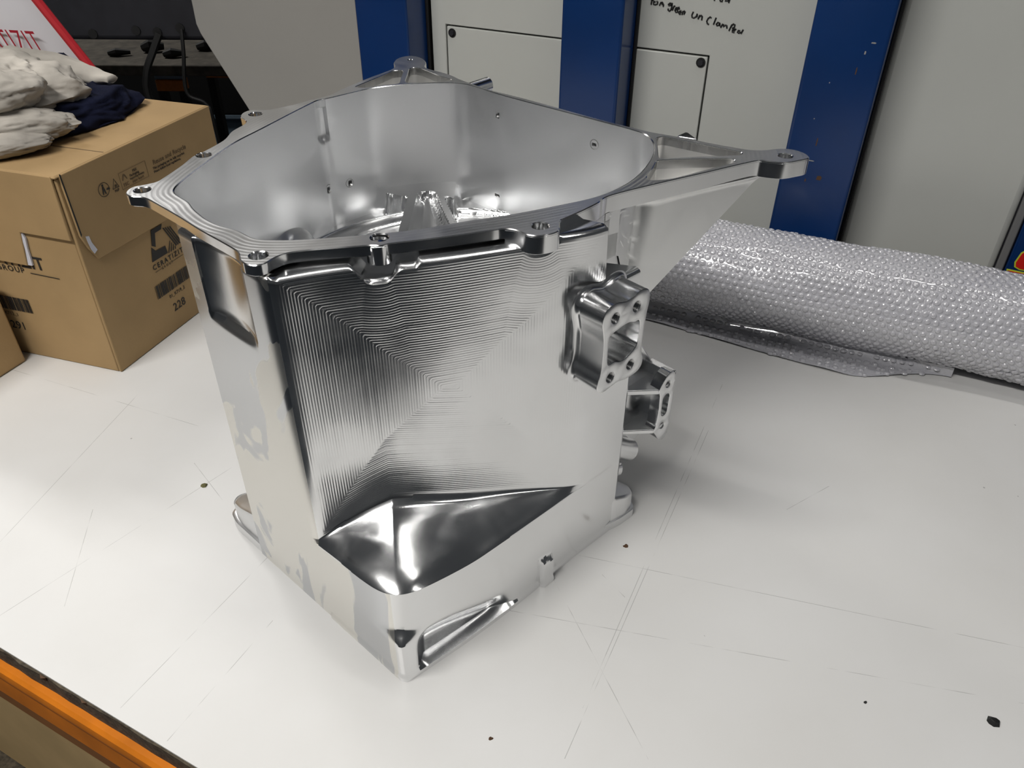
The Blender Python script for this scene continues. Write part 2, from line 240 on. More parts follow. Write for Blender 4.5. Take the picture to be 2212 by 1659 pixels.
class MB:
    """collects shapes for one mesh"""
    def __init__(s): s.v = []; s.f = []
    def add(s, v, f):
        k = len(s.v); s.v += [Vector(p) for p in v]; s.f += [tuple(i+k for i in q) for q in f]; return s
    def box(s, lo, hi, mx=None):
        v = [Vector((x, y, z)) for x in (lo[0], hi[0]) for y in (lo[1], hi[1]) for z in (lo[2], hi[2])]
        if mx: v = [mx @ p for p in v]
        return s.add(v, [(0, 1, 3, 2), (4, 6, 7, 5), (0, 4, 5, 1), (2, 3, 7, 6), (0, 2, 6, 4), (1, 5, 7, 3)])
    def tube(s, pts, r, n=10, cap=True):
        pts = [Vector(p) for p in pts]; rs = r if isinstance(r, (list, tuple)) else [r]*len(pts)
        vs = []; fs = []; up = None
        for i, p in enumerate(pts):
            d = (pts[min(i+1, len(pts)-1)]-pts[max(i-1, 0)]).normalized()
            if up is None: up = d.orthogonal().normalized()
            up = (up-d*up.dot(d)).normalized(); bn = d.cross(up)
            for k in range(n): a = 2*PI*k/n; vs.append(p+(up*math.cos(a)+bn*math.sin(a))*rs[i])
        for i in range(len(pts)-1):
            for k in range(n): fs.append((i*n+k, i*n+(k+1) % n, (i+1)*n+(k+1) % n, (i+1)*n+k))
        if cap: fs.append(tuple(range(n-1, -1, -1))); fs.append(tuple(range((len(pts)-1)*n, len(pts)*n)))
        return s.add(vs, fs)
    def prism(s, poly, z0, z1, mx=None):
        n = len(poly); v = [Vector((p[0], p[1], z0)) for p in poly]+[Vector((p[0], p[1], z1)) for p in poly]
        if mx: v = [mx @ p for p in v]
        return s.add(v, [tuple(range(n-1, -1, -1)), tuple(range(n, 2*n))]+[(i, (i+1) % n, n+(i+1) % n, n+i) for i in range(n)])
    def build(s, name, mat, parent=None, smooth=30, bevel=0, **kw):
        o = mk(name, s.v, s.f, mat, parent, smooth, **kw)
        if bevel:
            b = o.modifiers.new('bevel', 'BEVEL'); b.width = bevel; b.segments = 2; b.limit_method = 'ANGLE'; b.angle_limit = math.radians(40); b.harden_normals = False
        return o
def frame(o, x, y, z):
    x, y, z = Vector(x), Vector(y), Vector(z)
    return Matrix(((x.x, y.x, z.x, o[0]), (x.y, y.y, z.y, o[1]), (x.z, y.z, z.z, o[2]), (0, 0, 0, 1)))
def area2(P): return sum(P[i][0]*P[(i+1) % len(P)][1]-P[(i+1) % len(P)][0]*P[i][1] for i in range(len(P)))
def inside(p, P):
    c = False; x, y = p
    for i in range(len(P)):
        x1, y1 = P[i]; x2, y2 = P[i-1]
        if (y1 > y) != (y2 > y) and x < (x2-x1)*(y-y1)/(y2-y1)+x1: c = not c
    return c
def offset(P, d):
    """move a closed outline to its left by d"""
    n = len(P); out = []
    for i in range(n):
        a, b, c = Vector(P[i-1][:2]), Vector(P[i][:2]), Vector(P[(i+1) % n][:2])
        t = ((b-a).normalized()+(c-b).normalized())
        if t.length < 1e-6: t = c-b
        t.normalize(); out.append((b.x-t.y*d, b.y+t.x*d))
    return out
def resample(P, step, closed=True):
    P = [Vector(p[:2]) for p in P]; Q = P+[P[0]] if closed else P
    L = [0]
    for i in range(len(Q)-1): L.append(L[-1]+(Q[i+1]-Q[i]).length)
    n = max(3, int(L[-1]/step)); out = []; j = 0
    for k in range(n if closed else n+1):
        t = L[-1]*k/n
        while j < len(L)-2 and L[j+1] < t: j += 1
        f = (t-L[j])/max(1e-9, L[j+1]-L[j]); p = Q[j].lerp(Q[j+1], f); out.append((p.x, p.y))
    return out
def catmull(P, sub=6, closed=True):
    n = len(P); out = []
    for i in range(n if closed else n-1):
        g = (lambda k: P[k % n]) if closed else (lambda k: P[min(max(k, 0), n-1)])
        p0, p1, p2, p3 = g(i-1), g(i), g(i+1), g(i+2)
        for k in range(sub):
            t = k/sub
            out.append(tuple(.5*((2*p1[c])+(-p0[c]+p2[c])*t+(2*p0[c]-5*p1[c]+4*p2[c]-p3[c])*t*t+(-p0[c]+3*p1[c]-3*p2[c]+p3[c])*t**3) for c in (0, 1)))
    if not closed: out.append(tuple(P[-1]))
    return out
def catmull3(P, sub=6):
    n = len(P); out = []
    for i in range(n-1):
        p0, p1, p2, p3 = (Vector(P[min(max(k, 0), n-1)]) for k in (i-1, i, i+1, i+2))
        for k in range(sub):
            t = k/sub; out.append(.5*((2*p1)+(p2-p0)*t+(2*p0-5*p1+4*p2-p3)*t*t+(3*p1-p0-3*p2+p3)*t**3))
    return out+[Vector(P[-1])]
def smooth_path(P, sigma, step=.001, closed=False):
    Q = resample(P, step, closed); n = len(Q); k = int(3*sigma/step); ws = [math.exp(-.5*(i*step/sigma)**2) for i in range(-k, k+1)]; out = []
    for i in range(n):
        sx = sy = sw = 0
        kk = k if closed else min(k, i, n-1-i)
        for j in range(-kk, kk+1):
            q = Q[(i+j) % n]; wgt = ws[j+k]; sx += q[0]*wgt; sy += q[1]*wgt; sw += wgt
        out.append((sx/sw, sy/sw))
    return out
def circ(c, r, n=24, cw=True): return [(c[0]+r*math.cos(2*PI*i/n*(-1 if cw else 1)), c[1]+r*math.sin(2*PI*i/n*(-1 if cw else 1))) for i in range(n)]
def rrect(x0, y0, x1, y1, r, n=5):
    out = []
    for cx, cy, a0 in ((x1-r, y1-r, 0), (x0+r, y1-r, 90), (x0+r, y0+r, 180), (x1-r, y0+r, 270)):
        for k in range(n+1): a = math.radians(a0+90*k/n); out.append((cx+r*math.cos(a), cy+r*math.sin(a)))
    return out
def seg_dist(p, P):
    best = 9
    for i in range(len(P)):
        ax, ay = P[i-1]; bx, by = P[i]; dx, dy = bx-ax, by-ay; l = dx*dx+dy*dy
        t = 0 if l == 0 else max(0, min(1, ((p[0]-ax)*dx+(p[1]-ay)*dy)/l))
        d = (p[0]-ax-dx*t)**2+(p[1]-ay-dy*t)**2
        if d < best: best = d
    return math.sqrt(best)
def triangulate(outer, holes, grid=0):
    pts = [Vector(p) for p in outer]; edges = [(i, (i+1) % len(outer)) for i in range(len(outer))]
    for h in holes:
        k = len(pts); pts += [Vector(p) for p in h]; edges += [(k+i, k+(i+1) % len(h)) for i in range(len(h))]
    nb = len(pts)
    if grid:
        xs = [p[0] for p in outer]; ys = [p[1] for p in outer]; x = min(xs)
        while x < max(xs):
            y = min(ys)
            while y < max(ys):
                q = (x+rnd.uniform(-.1, .1)*grid, y+rnd.uniform(-.1, .1)*grid)
                if inside(q, outer) and not any(inside(q, h) for h in holes): pts.append(Vector(q))
                y += grid
            x += grid
    v, e, f, ov, oe, of = delaunay_2d_cdt(pts, edges, [], 0, 1e-7)
    tri = []
    for t in f:
        c = ((v[t[0]].x+v[t[1]].x+v[t[2]].x)/3, (v[t[0]].y+v[t[1]].y+v[t[2]].y)/3)
        if inside(c, outer) and not any(inside(c, h) for h in holes): tri.append(tuple(t))
    return [(p.x, p.y) for p in v], tri
def plate(name, outer, holes, z0, z1, mat, parent, mx=None, c=.0007, grid=0, path=None, edge=None, bottom=True, smooth=35, label=None):
    """flat plate with holes and chamfered edges between z0 and z1 of a local frame"""
    if area2(outer) < 0: outer = outer[::-1]
    holes = [h if area2(h) < 0 else h[::-1] for h in holes]
    V = []; F = []; A = []; MI = []
    def ring(loops):   # loops: list of (outline, z)
        n = len(loops[0][0]); k = len(V)
        for P, z in loops:
            for p in P: V.append(Vector((p[0], p[1], z))); A.append(0.)
        for r in range(len(loops)-1):
            for i in range(n):
                j = (i+1) % n; F.append((k+r*n+i, k+(r+1)*n+i, k+(r+1)*n+j, k+r*n+j)); MI.append(1)
    tops = []
    for P in [outer]+holes:
        I = offset(P, c); tops.append(I)
        ring([(I, z1), (P, z1-c), (P, z0+c), (I, z0)])
    tv, tt = triangulate(tops[0], tops[1:], grid)
    k = len(V)
    for p in tv: V.append(Vector((p[0], p[1], z1))); A.append(path(p) if path else 0.)
    for t in tt: F.append(tuple(k+i for i in t)); MI.append(0)
    if bottom:
        tv, tt = triangulate(tops[0], tops[1:], 0); k = len(V)
        for p in tv: V.append(Vector((p[0], p[1], z0))); A.append(0.)
        for t in tt: F.append(tuple(k+i for i in t[::-1])); MI.append(1)
    if mx: V = [mx @ v for v in V]
    o = mk(name, V, F, mat, parent, smooth, attr=A if path else None, label=label)
    if edge: o.data.materials.append(M[edge]); o.data.polygons.foreach_set('material_index', MI)
    bm = bmesh.new(); bm.from_mesh(o.data); bmesh.ops.remove_doubles(bm, verts=bm.verts, dist=1e-6) if not path else None
    bmesh.ops.recalc_face_normals(bm, faces=bm.faces) if not path else None
    bm.to_mesh(o.data); bm.free()
    return o
def text(body, size, mx, mat, parent, name='lettering', width=1, spacing=1, bold=0, align='LEFT'):
    cu = bpy.data.curves.new(name, 'FONT'); cu.body = body; cu.size = size; cu.extrude = .00012; cu.space_character = spacing; cu.offset = bold; cu.align_x = align; cu.resolution_u = 3
    t = bpy.data.objects.new(name, cu); COL.objects.link(t); bpy.context.view_layer.update()
    me = bpy.data.meshes.new_from_object(t); bpy.data.objects.remove(t)
    me.transform(mx @ Matrix.Diagonal((width, 1, 1, 1))); me.materials.clear(); me.materials.append(M[mat]); me.name = name
    o = bpy.data.objects.new(name, me); return link(o, parent)
def sstep(a, b, x):
    t = max(0, min(1, (x-a)/(b-a))); return t*t*(3-2*t)
def lerp(a, b, t): return a+(b-a)*t

# ------------------------------------------------------------------ frames of the place
NM = Vector((.43195, .9019, 0)); EM = Vector((.9019, -.43195, 0))        # machine front: normal away from the table, direction along it
def MP(s, D, z): v = NM*D+EM*s; return Vector((v.x, v.y, z))
T0 = Vector((-.445, .4216, 0)); TA = Vector((.89, -.456, 0)); TB = Vector((.456, .89, 0))
def TP(a, b, z): v = T0+TA*a+TB*b; return Vector((v.x, v.y, z))
TM = frame(T0, TA, TB, (0, 0, 1))
# ------------------------------------------------------------------ room
RM = frame((0, 0, 0), EM, NM, (0, 0, 1))
def struct(o): o['kind'] = 'structure'; return o
FZ = -.9; CZ = 2.7
struct(MB().box((-5, -4, FZ-.1), (4, 6, FZ), RM).build('floor', 'floor', smooth=0))

struct(MB().box((-5, 4.4, FZ), (2.5, 4.5, CZ), RM).build('wall_back', 'roomwall', smooth=0))
struct(MB().box((-3.6, -1, FZ), (-3.5, 4.4, CZ), RM).build('wall_left', 'roomwall', smooth=0))
LAMP_PLACES = ['above the near end of the table', 'above the machine front', 'over the black cabinets at far left', 'to the right of the table, added unseen as fill']
for (x, y, z, rot, ln, st, wd), pl in zip(LAMPS, LAMP_PLACES):
    t = thing('ceiling_light', 'twin tube ceiling light hanging '+pl, 'ceiling light', (x, y, z), 'tube lights under the ceiling')
    R = Matrix.Translation((x, y, z)) @ Matrix.Rotation(math.radians(rot), 4, 'Z')
    MB().box((-ln/2-.05, -.11, .03), (ln/2+.05, .11, .09), R).build('housing', 'lampbody', t, bevel=.01)
    em = M['tube'].copy(); em.node_tree.nodes['Principled BSDF'].inputs['Emission Strength'].default_value = 2.0; em.cycles.emission_sampling = 'NONE'
    for s in (-.05, .05): MB().tube([R @ Vector((-ln/2, s, 0)), R @ Vector((ln/2, s, 0))], .022, 12).build('tube', em, t)
    ld = bpy.data.lights.new('tube_glow', 'AREA'); ld.shape = 'RECTANGLE'; ld.size = ln; ld.size_y = wd; ld.energy = st*ln*wd*PI*1.05; ld.color = (1, .975, .94)
    lo = bpy.data.objects.new('tube_glow', ld); COL.objects.link(lo); lo.parent = t; lo.matrix_parent_inverse = t.matrix_world.inverted(); lo.matrix_world = R @ Matrix.Translation((0, 0, -.024))
    for s in (-ln/2+.1, ln/2-.1): MB().tube([R @ Vector((s, 0, .09)), R @ Vector((s, 0, CZ-z))], .006, 6).build('hanger', 'greysteel', t)

# ------------------------------------------------------------------ work table of racking beams and a white board
tb = thing('work_table', 'white laminate work table with worn orange beam under its edge', 'table', TP(.4, .45, FZ))
MB().box((-.95, .0015, -.0018), (1.7, .905, 0), TM).build('laminate_top', 'table', tb, smooth=0)
core = MB(); nx = 160
v = []; 
for i in range(nx+1):
    a = -.95+2.65*i/nx; j = .0015*noise.noise((a*60, 0, 0))+.001*noise.noise((a*200, 3, 0))
    v += [TM @ Vector((a, j, -.0018)), TM @ Vector((a, j*.4+.001, -.025)), TM @ Vector((a, .904, -.0018)), TM @ Vector((a, .904, -.025))]
f = []
for i in range(nx): k = i*4; f += [(k, k+1, k+5, k+4), (k+2, k+6, k+7, k+3), (k, k+4, k+6, k+2), (k+1, k+3, k+7, k+5)]
core.add(v, f).build('board', 'chipboard', tb, smooth=0)
for b0, nm in ((-.004, 'front'), (.855, 'back')):
    prof = [(0, -.0255), (.05, -.0255), (.05, -.105), (.004, -.105), (.004, -.058), (0, -.052), (-.003, -.045), (-.004, -.036), (-.003, -.029)]
    m = MB(); m.prism([(p[0]+b0, p[1]) for p in prof], -.95, 1.7, TM @ Matrix(((0, 0, 1, 0), (1, 0, 0, 0), (0, 1, 0, 0), (0, 0, 0, 1))))
    m.build('beam', 'orange', tb)
for a in (-.93, 1.64):
    for b in (.005, .85): MB().box((a, b, FZ), (a+.05, b+.045, -.0255), TM).build('upright', 'orange', tb, bevel=.003)
MB().box((-.90, .02, -.60), (1.65, .88, -.585), TM).build('lower_shelf', 'chipboard', tb, smooth=0)
# bits of swarf and dirt on the table
for (x, y, s, mt, lab) in ((-.332, .629, .004, 'green', 'small greenish chip lying left of the housing'), (.391, .360, .0055, 'black', 'black jagged chip at the right front of the table'), (.115, .546, .003, 'brown', 'small brown chip near the right foot of the housing'), (-.015, .343, .0022, 'brown', 'tiny brown chip at the front middle of the table'), (.294, .377, .0016, 'black', 'tiny dark grain behind the black jagged chip')):
    m = MB(); r2 = random.Random(int(x*1e4)); k = 7
    ring = [(x+s*(.6+.6*r2.random())*math.cos(2*PI*i/k), y+s*(.5+.6*r2.random())*math.sin(2*PI*i/k)) for i in range(k)]
    vs = [(p[0], p[1], .0001) for p in ring]+[(x+(p[0]-x)*.7+s*.1, y+(p[1]-y)*.6, s*(.35+.5*r2.random())) for p in ring]
    m.add(vs, [tuple(range(k))[::-1], tuple(range(k, 2*k))]+[(i, (i+1) % k, k+(i+1) % k, k+i) for i in range(k)])
    tag(m.build('swarf_chip', mt, smooth=0), lab, 'chip', 'chips on the table')
# splinters along the worn front edge
sp = MB()
for a, h in ((.055, .004), (.105, .003), (.255, .007), (.262, .006), (.30, .004), (.33, .003), (.36, .003)):
    p = TM @ Vector((a, .0, -.001)); sp.add([p+TA*(-.004), p+TA*.004, p+Vector((0, 0, -.006))+TA*.002, p-TB*h*.6-Vector((0, 0, .0005))], [(0, 1, 2), (1, 3, 2), (3, 0, 2), (0, 3, 1)])
sp.build('splinters', 'brown', tb, smooth=0, kind='stuff')
# cardboard boxes on the shelf below
for (a0, a1, b0, b1, top, lab) in ((-.55, -.03, .05, .5, -.30, 'brown cardboard carton under the table with a taped lid'), (.0, .5, .06, .5, -.34, 'grey-brown carton under the table beside the taped carton')):
    t = thing('shelf_carton', lab, 'carton', TP((a0+a1)/2, (b0+b1)/2, -.585), 'cartons on the lower shelf')
    MB().box((a0, b0, -.584), (a1, b1, top), TM).build('carton_body', 'card2', t, bevel=.004)
    MB().box((a0+.002, b0+.002, top+.001), (a1-.002, (b0+b1)/2-.003, top+.004), TM).build('lid_flap', 'card2', t)
    MB().box((a0+.002, (b0+b1)/2+.003, top+.001), (a1-.002, b1-.002, top+.004), TM).build('lid_flap', 'card2', t)
    MB().box((a0+.0, b0-.0006, top-.03), (a1, b0+.0, top+.0), TM).build('tape', 'tape', t)
    MB().box((a0, b0, top+.0042), (a1, b0+.045, top+.0048), TM).build('tape', 'tape', t)

# ------------------------------------------------------------------ machine tool behind the table
mc = thing('machine_tool', 'white and blue machine tool enclosure with handwritten notes behind the table', 'machine', MP(-.4, 1.5, FZ))
def mbox(name, s0, s1, D0, D1, z0, z1, mat, bevel=.002, label=None): return MB().box((s0, D0, z0), (s1, D1, z1), RM).build(name, mat, mc, bevel=bevel, label=label)
DP = 1.18; TOP = 1.35
mbox('cabinet_body', -.80, .75, 1.196, 2.1, FZ, TOP, 'darkgrey', .01)
PU = [(-.713, FZ), (-.6875, FZ), (-.6875, .3122), (-.261, .3122), (-.261, FZ), (-.118, FZ), (-.118, .47), (-.713, .47)]
MB().prism(PU, -(DP+.014), -DP, frame((0, 0, 0), EM, (0, 0, 1), -NM)).build('white_panel', 'white', mc, bevel=.0015)
mbox('access_panel', -.6850, -.2635, DP, DP+.014, FZ, .3098, 'white', .0015)
mbox('dark_pane', -.713, -.118, DP+.003, DP+.014, .475, TOP, 'glass')  # unseen dark pane added so the front flange reflects darkness
for s0, s1 in ((-.8169, -.7213), (-.4636, -.3725), (-.1263, -.0329)):
    mbox('blue_pillar', s0, s1, 1.12, 1.195, FZ, TOP, 'blue', .004)
    mbox('gasket', s1+.0002, s1+.005, DP-.004, DP+.01, FZ, TOP, 'black', .001)
mbox('white_panel', -.0315, .1772, 1.190, 1.235, FZ, TOP, 'white', .010)
mbox('panel_edge', .1775, .1875, 1.19, 1.215, FZ, TOP, 'greysteel', .002)
mbox('blue_pillar', .189, .30, 1.185, 1.22, FZ, TOP, 'blue', .004)
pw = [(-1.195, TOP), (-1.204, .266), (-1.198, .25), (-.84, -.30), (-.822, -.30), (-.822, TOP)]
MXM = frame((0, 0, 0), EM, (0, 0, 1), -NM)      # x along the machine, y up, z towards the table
MB().prism([(p[0], p[1]) for p in pw][::-1], -1.18, -1.16, MXM).build('side_panel', 'shade_chip_grey', mc, bevel=.002)
for s, z in ((-.6753, .3004), (-.2718, .3019)):
    b = MB(); b.tube([MP(s, DP+.002, z), MP(s, DP-.0012, z)], .0068, 14)
    h = b.build('bolt', 'black', mc)
    MB().tube([MP(s, DP-.001, z), MP(s, DP-.004, z)], [.0045, .004], 6).build('bolt_head', 'darkgrey', h)
for k, st in enumerate(STROKES):
    pts = [MP(s, DP-.0004, z) for s, z in st]
    pts2 = [Vector(p) for p in pts]
    MB().tube(pts2, .0011, 6).build('handwriting', 'ink', mc, label='black marker stroke of the handwritten note' if k == 0 else None)
# chipped paint on the blue pillar nearest the wrap
for s, z, ws, hz, mt in ((-.0905, .2095, .009, .0012, 'shade_chip_grey'), (-.075, .188, .007, .006, 'brown'), (-.0885, .236, .0016, .011, 'brown'), (-.062, .330, .0015, .009, 'brown'), (-.050, .364, .006, .0016, 'shade_chip_grey'), (-.057, .352, .002, .004, 'shade_chip_grey'), (-.09, .312, .0014, .0014, 'shade_chip_grey'), (-.0985, .265, .0013, .0013, 'shade_chip_grey'), (-.092, .182, .002, .004, 'brown')):
    MB().prism([(s-ws/2, z-hz/2), (s+ws*.3, z-hz*.55), (s+ws/2, z+hz*.1), (s+ws*.2, z+hz/2), (s-ws*.4, z+hz*.35)], -1.12, -1.1197, MXM).build('paint_chip', mt, mc, smooth=0)
# sticker on the far right pillar
sp1 = [(.196, .093), (.199, .108), (.207, .116), (.24, .118), (.24, .083), (.205, .083), (.198, .086)]
MB().prism(sp1, -1.1848, -1.1843, MXM).build('sticker', 'stickyel', mc, smooth=0, label='red warning sticker with yellow outline')
MB().prism(offset(sp1, -.002), -1.1843, -1.1840, MXM).build('sticker_print', 'stickred', mc, smooth=0)
MB().prism([(.1905, .0815), (.24, .0805), (.24, .066), (.193, .066)], -1.1848, -1.1843, MXM).build('sticker', 'stickyel', mc, smooth=0)
MB().prism([(.1925, .0795), (.24, .0785), (.24, .066), (.195, .066)], -1.1843, -1.1840, MXM).build('sticker_print', 'stickred', mc, smooth=0)

# ------------------------------------------------------------------ dark corner left of the machine
t = thing('black_cabinet', 'large black cabinet panel with cables hanging from its lower edge', 'cabinet', (-1.05, 1.8, FZ))
MB().box((-1.7, 1.70, .205), (-.60, 1.95, .60)).build('cabinet_body', 'darkgrey', t, bevel=.01)
for x, z in ((-.845, .218), (-.757, .225), (-.715, .222), (-.668, .230)): MB().tube([(x, 1.705, z), (x, 1.697, z)], .009, 12).build('grommet', 'black', t)
for x in (-1.65, -1.25):
    for y in (1.74, 1.90): MB().box((x, y, FZ), (x+.04, y+.04, .205)).build('leg', 'black', t)
for pts, r in ((((-.708, 1.69, .221), (-.725, 1.68, .19), (-.745, 1.67, .15), (-.752, 1.67, .10), (-.73, 1.68, .0), (-.72, 1.7, -.3), (-.72, 1.7, FZ+.01)), .0075), (((-.662, 1.69, .23), (-.664, 1.68, .19), (-.676, 1.68, .11), (-.64, 1.68, .085), (-.632, 1.68, .02), (-.62, 1.7, -.4), (-.6, 1.7, FZ+.01)), .004)):
    MB().tube(catmull3(pts), r, 8).build('cable', 'black', t)
sh = thing('dusty_shelf', 'dusty grey-brown shelf in the dark behind the cardboard box', 'shelf', (-1.1, 2.0, FZ))
MB().box((-1.9, 1.98, .060), (-.62, 2.25, .085)).build('shelf_board', 'shelfdirt', sh, bevel=.003)
for x in (-1.85, -1.3): MB().box((x, 2.0, FZ), (x+.04, 2.04, .060)).build('leg', 'black', sh)
for x, y, r, lb in ((-1.0, 2.06, .012, 'leftmost'), (-.93, 2.1, .02, 'second from left'), (-.86, 2.05, .014, 'third from left'), (-.80, 2.12, .016, 'rightmost')):
    tag(MB().tube([(x, y, .0855+r*.5), (x+.02, y, .0855+r*.8), (x+.05, y+.01, .0855+r*.6)], [r*.5, r*.8, r*.4], 8).build('clutter_piece', 'black'), lb+' dark oily part lying on the dusty shelf', 'part', 'clutter on the dusty shelf')
for x0, x1, z0, lab in ((-.965, -.888, -.04, 'short orange beam with pale deck seen behind the thick black cable'), (-.825, -.70, -.004, 'short orange beam seen beside the side panel of the machine')):
    t = thing('rack_beam', lab, 'beam', (x0, 2.22, FZ))
    MB().box((x0, 2.20, z0), (x1, 2.235, z0+.030)).build('beam', 'orange', t, bevel=.003)
    MB().box((x0, 2.203, z0+.0305), (x1, 2.235, z0+.050)).build('beam_deck', 'bluepaint', t, bevel=.003)
    for x in (x0, x1-.02): MB().box((x, 2.205, FZ), (x+.02, 2.23, z0-.0005)).build('leg', 'black', t)
bc = thing('board_screen', 'thin black board screen filling the dark background on the left', 'screen', (-1.9, 3.2, FZ))
MB().box((-2.2, 3.0, -.36), (-.62, 3.05, .35)).build('screen_board', 'black', bc, bevel=.01)
for x in (-2.1, -.75): MB().box((x, 3.0, FZ), (x+.08, 3.05, -.36)).build('leg', 'black', bc)

pd = thing('floor_plinth', 'low blue-grey painted plinth in the gap beside the machine side panel', 'plinth', (-1.35, 3.9, FZ))
MB().box((-2.4, 3.55, FZ), (-.75, 4.1, -.55)).build('plinth_body', 'bluepaint', pd, bevel=.02)
MB().box((-2.42, 3.53, -.55), (-.73, 4.12, -.52)).build('plinth_top', 'bluepaint', pd, bevel=.008)

# ------------------------------------------------------------------ milled aluminium housing
H = .356
def sstep0(a, b, x): return max(0, min(1, (x-a)/(b-a)))
hs = thing('gearbox_housing', 'milled aluminium gearbox bellhousing with open top standing on the white table', 'housing', (-.09, .60, 0))
OC = Vector((-.0884, .3921, 0)); DL = Vector((-.742, .670, 0)); DO = Vector((.729, .684, 0)); NO = Vector((.684, -.729, 0)); NL = Vector((-.670, -.742, 0))
def OP(a, z, off=0): v = OC+DO*a+NO*off; return Vector((v.x, v.y, z))
FO = frame(OC, DO, (0, 0, 1), NO)                 # local frame of the right-hand outer face: x along it, y up, z outwards
FL = frame(OC, -DL, (0, 0, 1), NL)
outer = resample(catmull(OUTER, 5), .0025)
inner = resample(smooth_path(catmull(INNER, 5), .003, .001, True), .0025)
TUs, TLs, KLs, KRs = [resample(smooth_path(P, .0018, .0006, True), .0018) for P in (TU, TL, KL, KR)]
bolt = {k: circ(c, .0028 if k == 'K' else .0062, 22) for k, c in HOLES.items()}
inner_c = inner if area2(inner) < 0 else inner[::-1]
in_coarse = resample(inner, .006)
in_grown = offset(in_coarse if area2(in_coarse) > 0 else in_coarse[::-1], -.002)
fl = plate('flange', outer, [inner_c, TUs, TLs, KLs, KRs]+list(bolt.values()), H-.0086, H, 'flange', hs, grid=.005, path=lambda p: seg_dist(p, in_coarse), edge='edge', label='flat milled top flange with bolt lugs')
# bolt hole liners: bright reamed bores, slightly countersunk
for k, c in HOLES.items():
    r = .0028 if k == 'K' else .0062; dpt = {'T': .0150, 'R': .0150, 'M': .0150}.get(k, .0086)
    vs = []; fs = []; n = 22
    for rr, z in ((r+.0007, H+.00002), (r-.0001, H-.0007), (r-.0001, H-dpt)):
        vs += [(c[0]+rr*math.cos(2*PI*i/n), c[1]+rr*math.sin(2*PI*i/n), z) for i in range(n)]
    for q in range(2): fs += [(q*n+i, q*n+(i+1) % n, (q+1)*n+(i+1) % n, (q+1)*n+i) for i in range(n)]
    mk('bolt_hole', vs, fs, 'edge', fl)
# deep pockets of the two ears
for P, dep in ((TUs, .022), (TLs, .020), (KLs, .030), (KRs, .030)):
    P = P if area2(P) > 0 else P[::-1]; n = len(P); vs = []; fs = []
    rows = [(0, H-.0005), (0, H-dep+.004), (-.0012, H-dep+.001), (-.004, H-dep)]
    for d, z in rows: vs += [(p[0], p[1], z) for p in offset(P, -d)]
    for q in range(len(rows)-1): fs += [(q*n+i, q*n+(i+1) % n, (q+1)*n+(i+1) % n, (q+1)*n+i)[::-1] for i in range(n)]
    tv, tt = triangulate(offset(P, .0035), []); k = len(vs); vs += [(p[0], p[1], H-dep) for p in tv]; fs += [tuple(k+i for i in t) for t in tt]
    mk('ear_pocket', vs, fs, 'pocket', fl, smooth=40)
# thick lugs below the flange
def lug(c, r, z0): plate('bolt_lug', circ(c, r, 28, False), [circ((HOLES['M'][0], HOLES['M'][1]), .0067, 20)] if 0 else [], z0, H-.0012, 'edge', hs, c=.0004)
lug((HOLES['M'][0]-.0005, HOLES['M'][1]-.0045), .0087, H-.0155)
# thick part of the flange: from the right front lug round the long ear
oo = offset(outer if area2(outer) > 0 else outer[::-1], -.00015)
ear = [p for p in oo if (p[0] > .072 and p[1] < .80) or (p[0] > -.008 and p[1] < .60)]
i0 = max(range(len(ear)), key=lambda i: (Vector(ear[i])-Vector(ear[i-1])).length); ear = ear[i0:]+ear[:i0]
barc = [p for p in offset(inner_c if area2(inner_c) > 0 else inner_c[::-1], -.0025) if (p[0] > .078 and p[1] < .79) or (p[0] > -.010 and p[1] < .60)]
j0 = max(range(len(barc)), key=lambda i: (Vector(barc[i])-Vector(barc[i-1])).length); barc = barc[j0:]+barc[:j0]
grow = lambda P: offset(P if area2(P) > 0 else P[::-1], -.0005)
plate('ear_rib', ear+barc[::-1], [grow(TUs), grow(TLs), circ(HOLES['T'], .0067, 20), circ(HOLES['R'], .0067, 20)], H-.0148, H-.0012, 'edge', hs, c=.0004, bottom=False)

sk = [p for p in oo if p[0] > .0335 and p[1] < .60 and p[0] < .085]
sk.sort(key=lambda p: p[0]); V = []; F = []
for p in sk: V += [Vector((p[0], p[1], H-.0146)), Vector((p[0], p[1], H-.034))]
for i in range(len(sk)-1): F.append((2*i, 2*i+1, 2*i+3, 2*i+2))
mk('rim_skirt', V, F, 'face', hs)
# ---- body shell: rows of outlines, from the square foot up to the scooped front wall
RD = .0985                                        # ridge: distance from the foot corner along the left face
L0 = OC+DL*.2107; RG = OC+DL*RD
def xy(v): return (v.x, v.y)
upP = [xy(L0), xy(RG), (-.145, .4668), (-.118, .4765), (-.090, .4835), (-.060, .4908), (-.030, .5005), (.000, .5115), (.030, .5215), (.052, .5295), (.070, .5404), (.103, .5716)]
upS = smooth_path(catmull([upP[0], upP[1]], 1, False)[:1]+[upP[1]]+catmull(upP[1:], 8, False)[1:], .0065)
loP = [xy(L0), xy(RG), xy(OC), xy(OC+DO*.2170), (.103, .5716)]
loA = smooth_path(loP, .0220); loB = smooth_path(loP, .0030)
def arclen(P):
    L = [0]
    for i in range(len(P)-1): L.append(L[-1]+math.dist(P[i], P[i+1]))
    return L
def near(P, q): return min(range(len(P)), key=lambda i: math.dist(P[i], q))
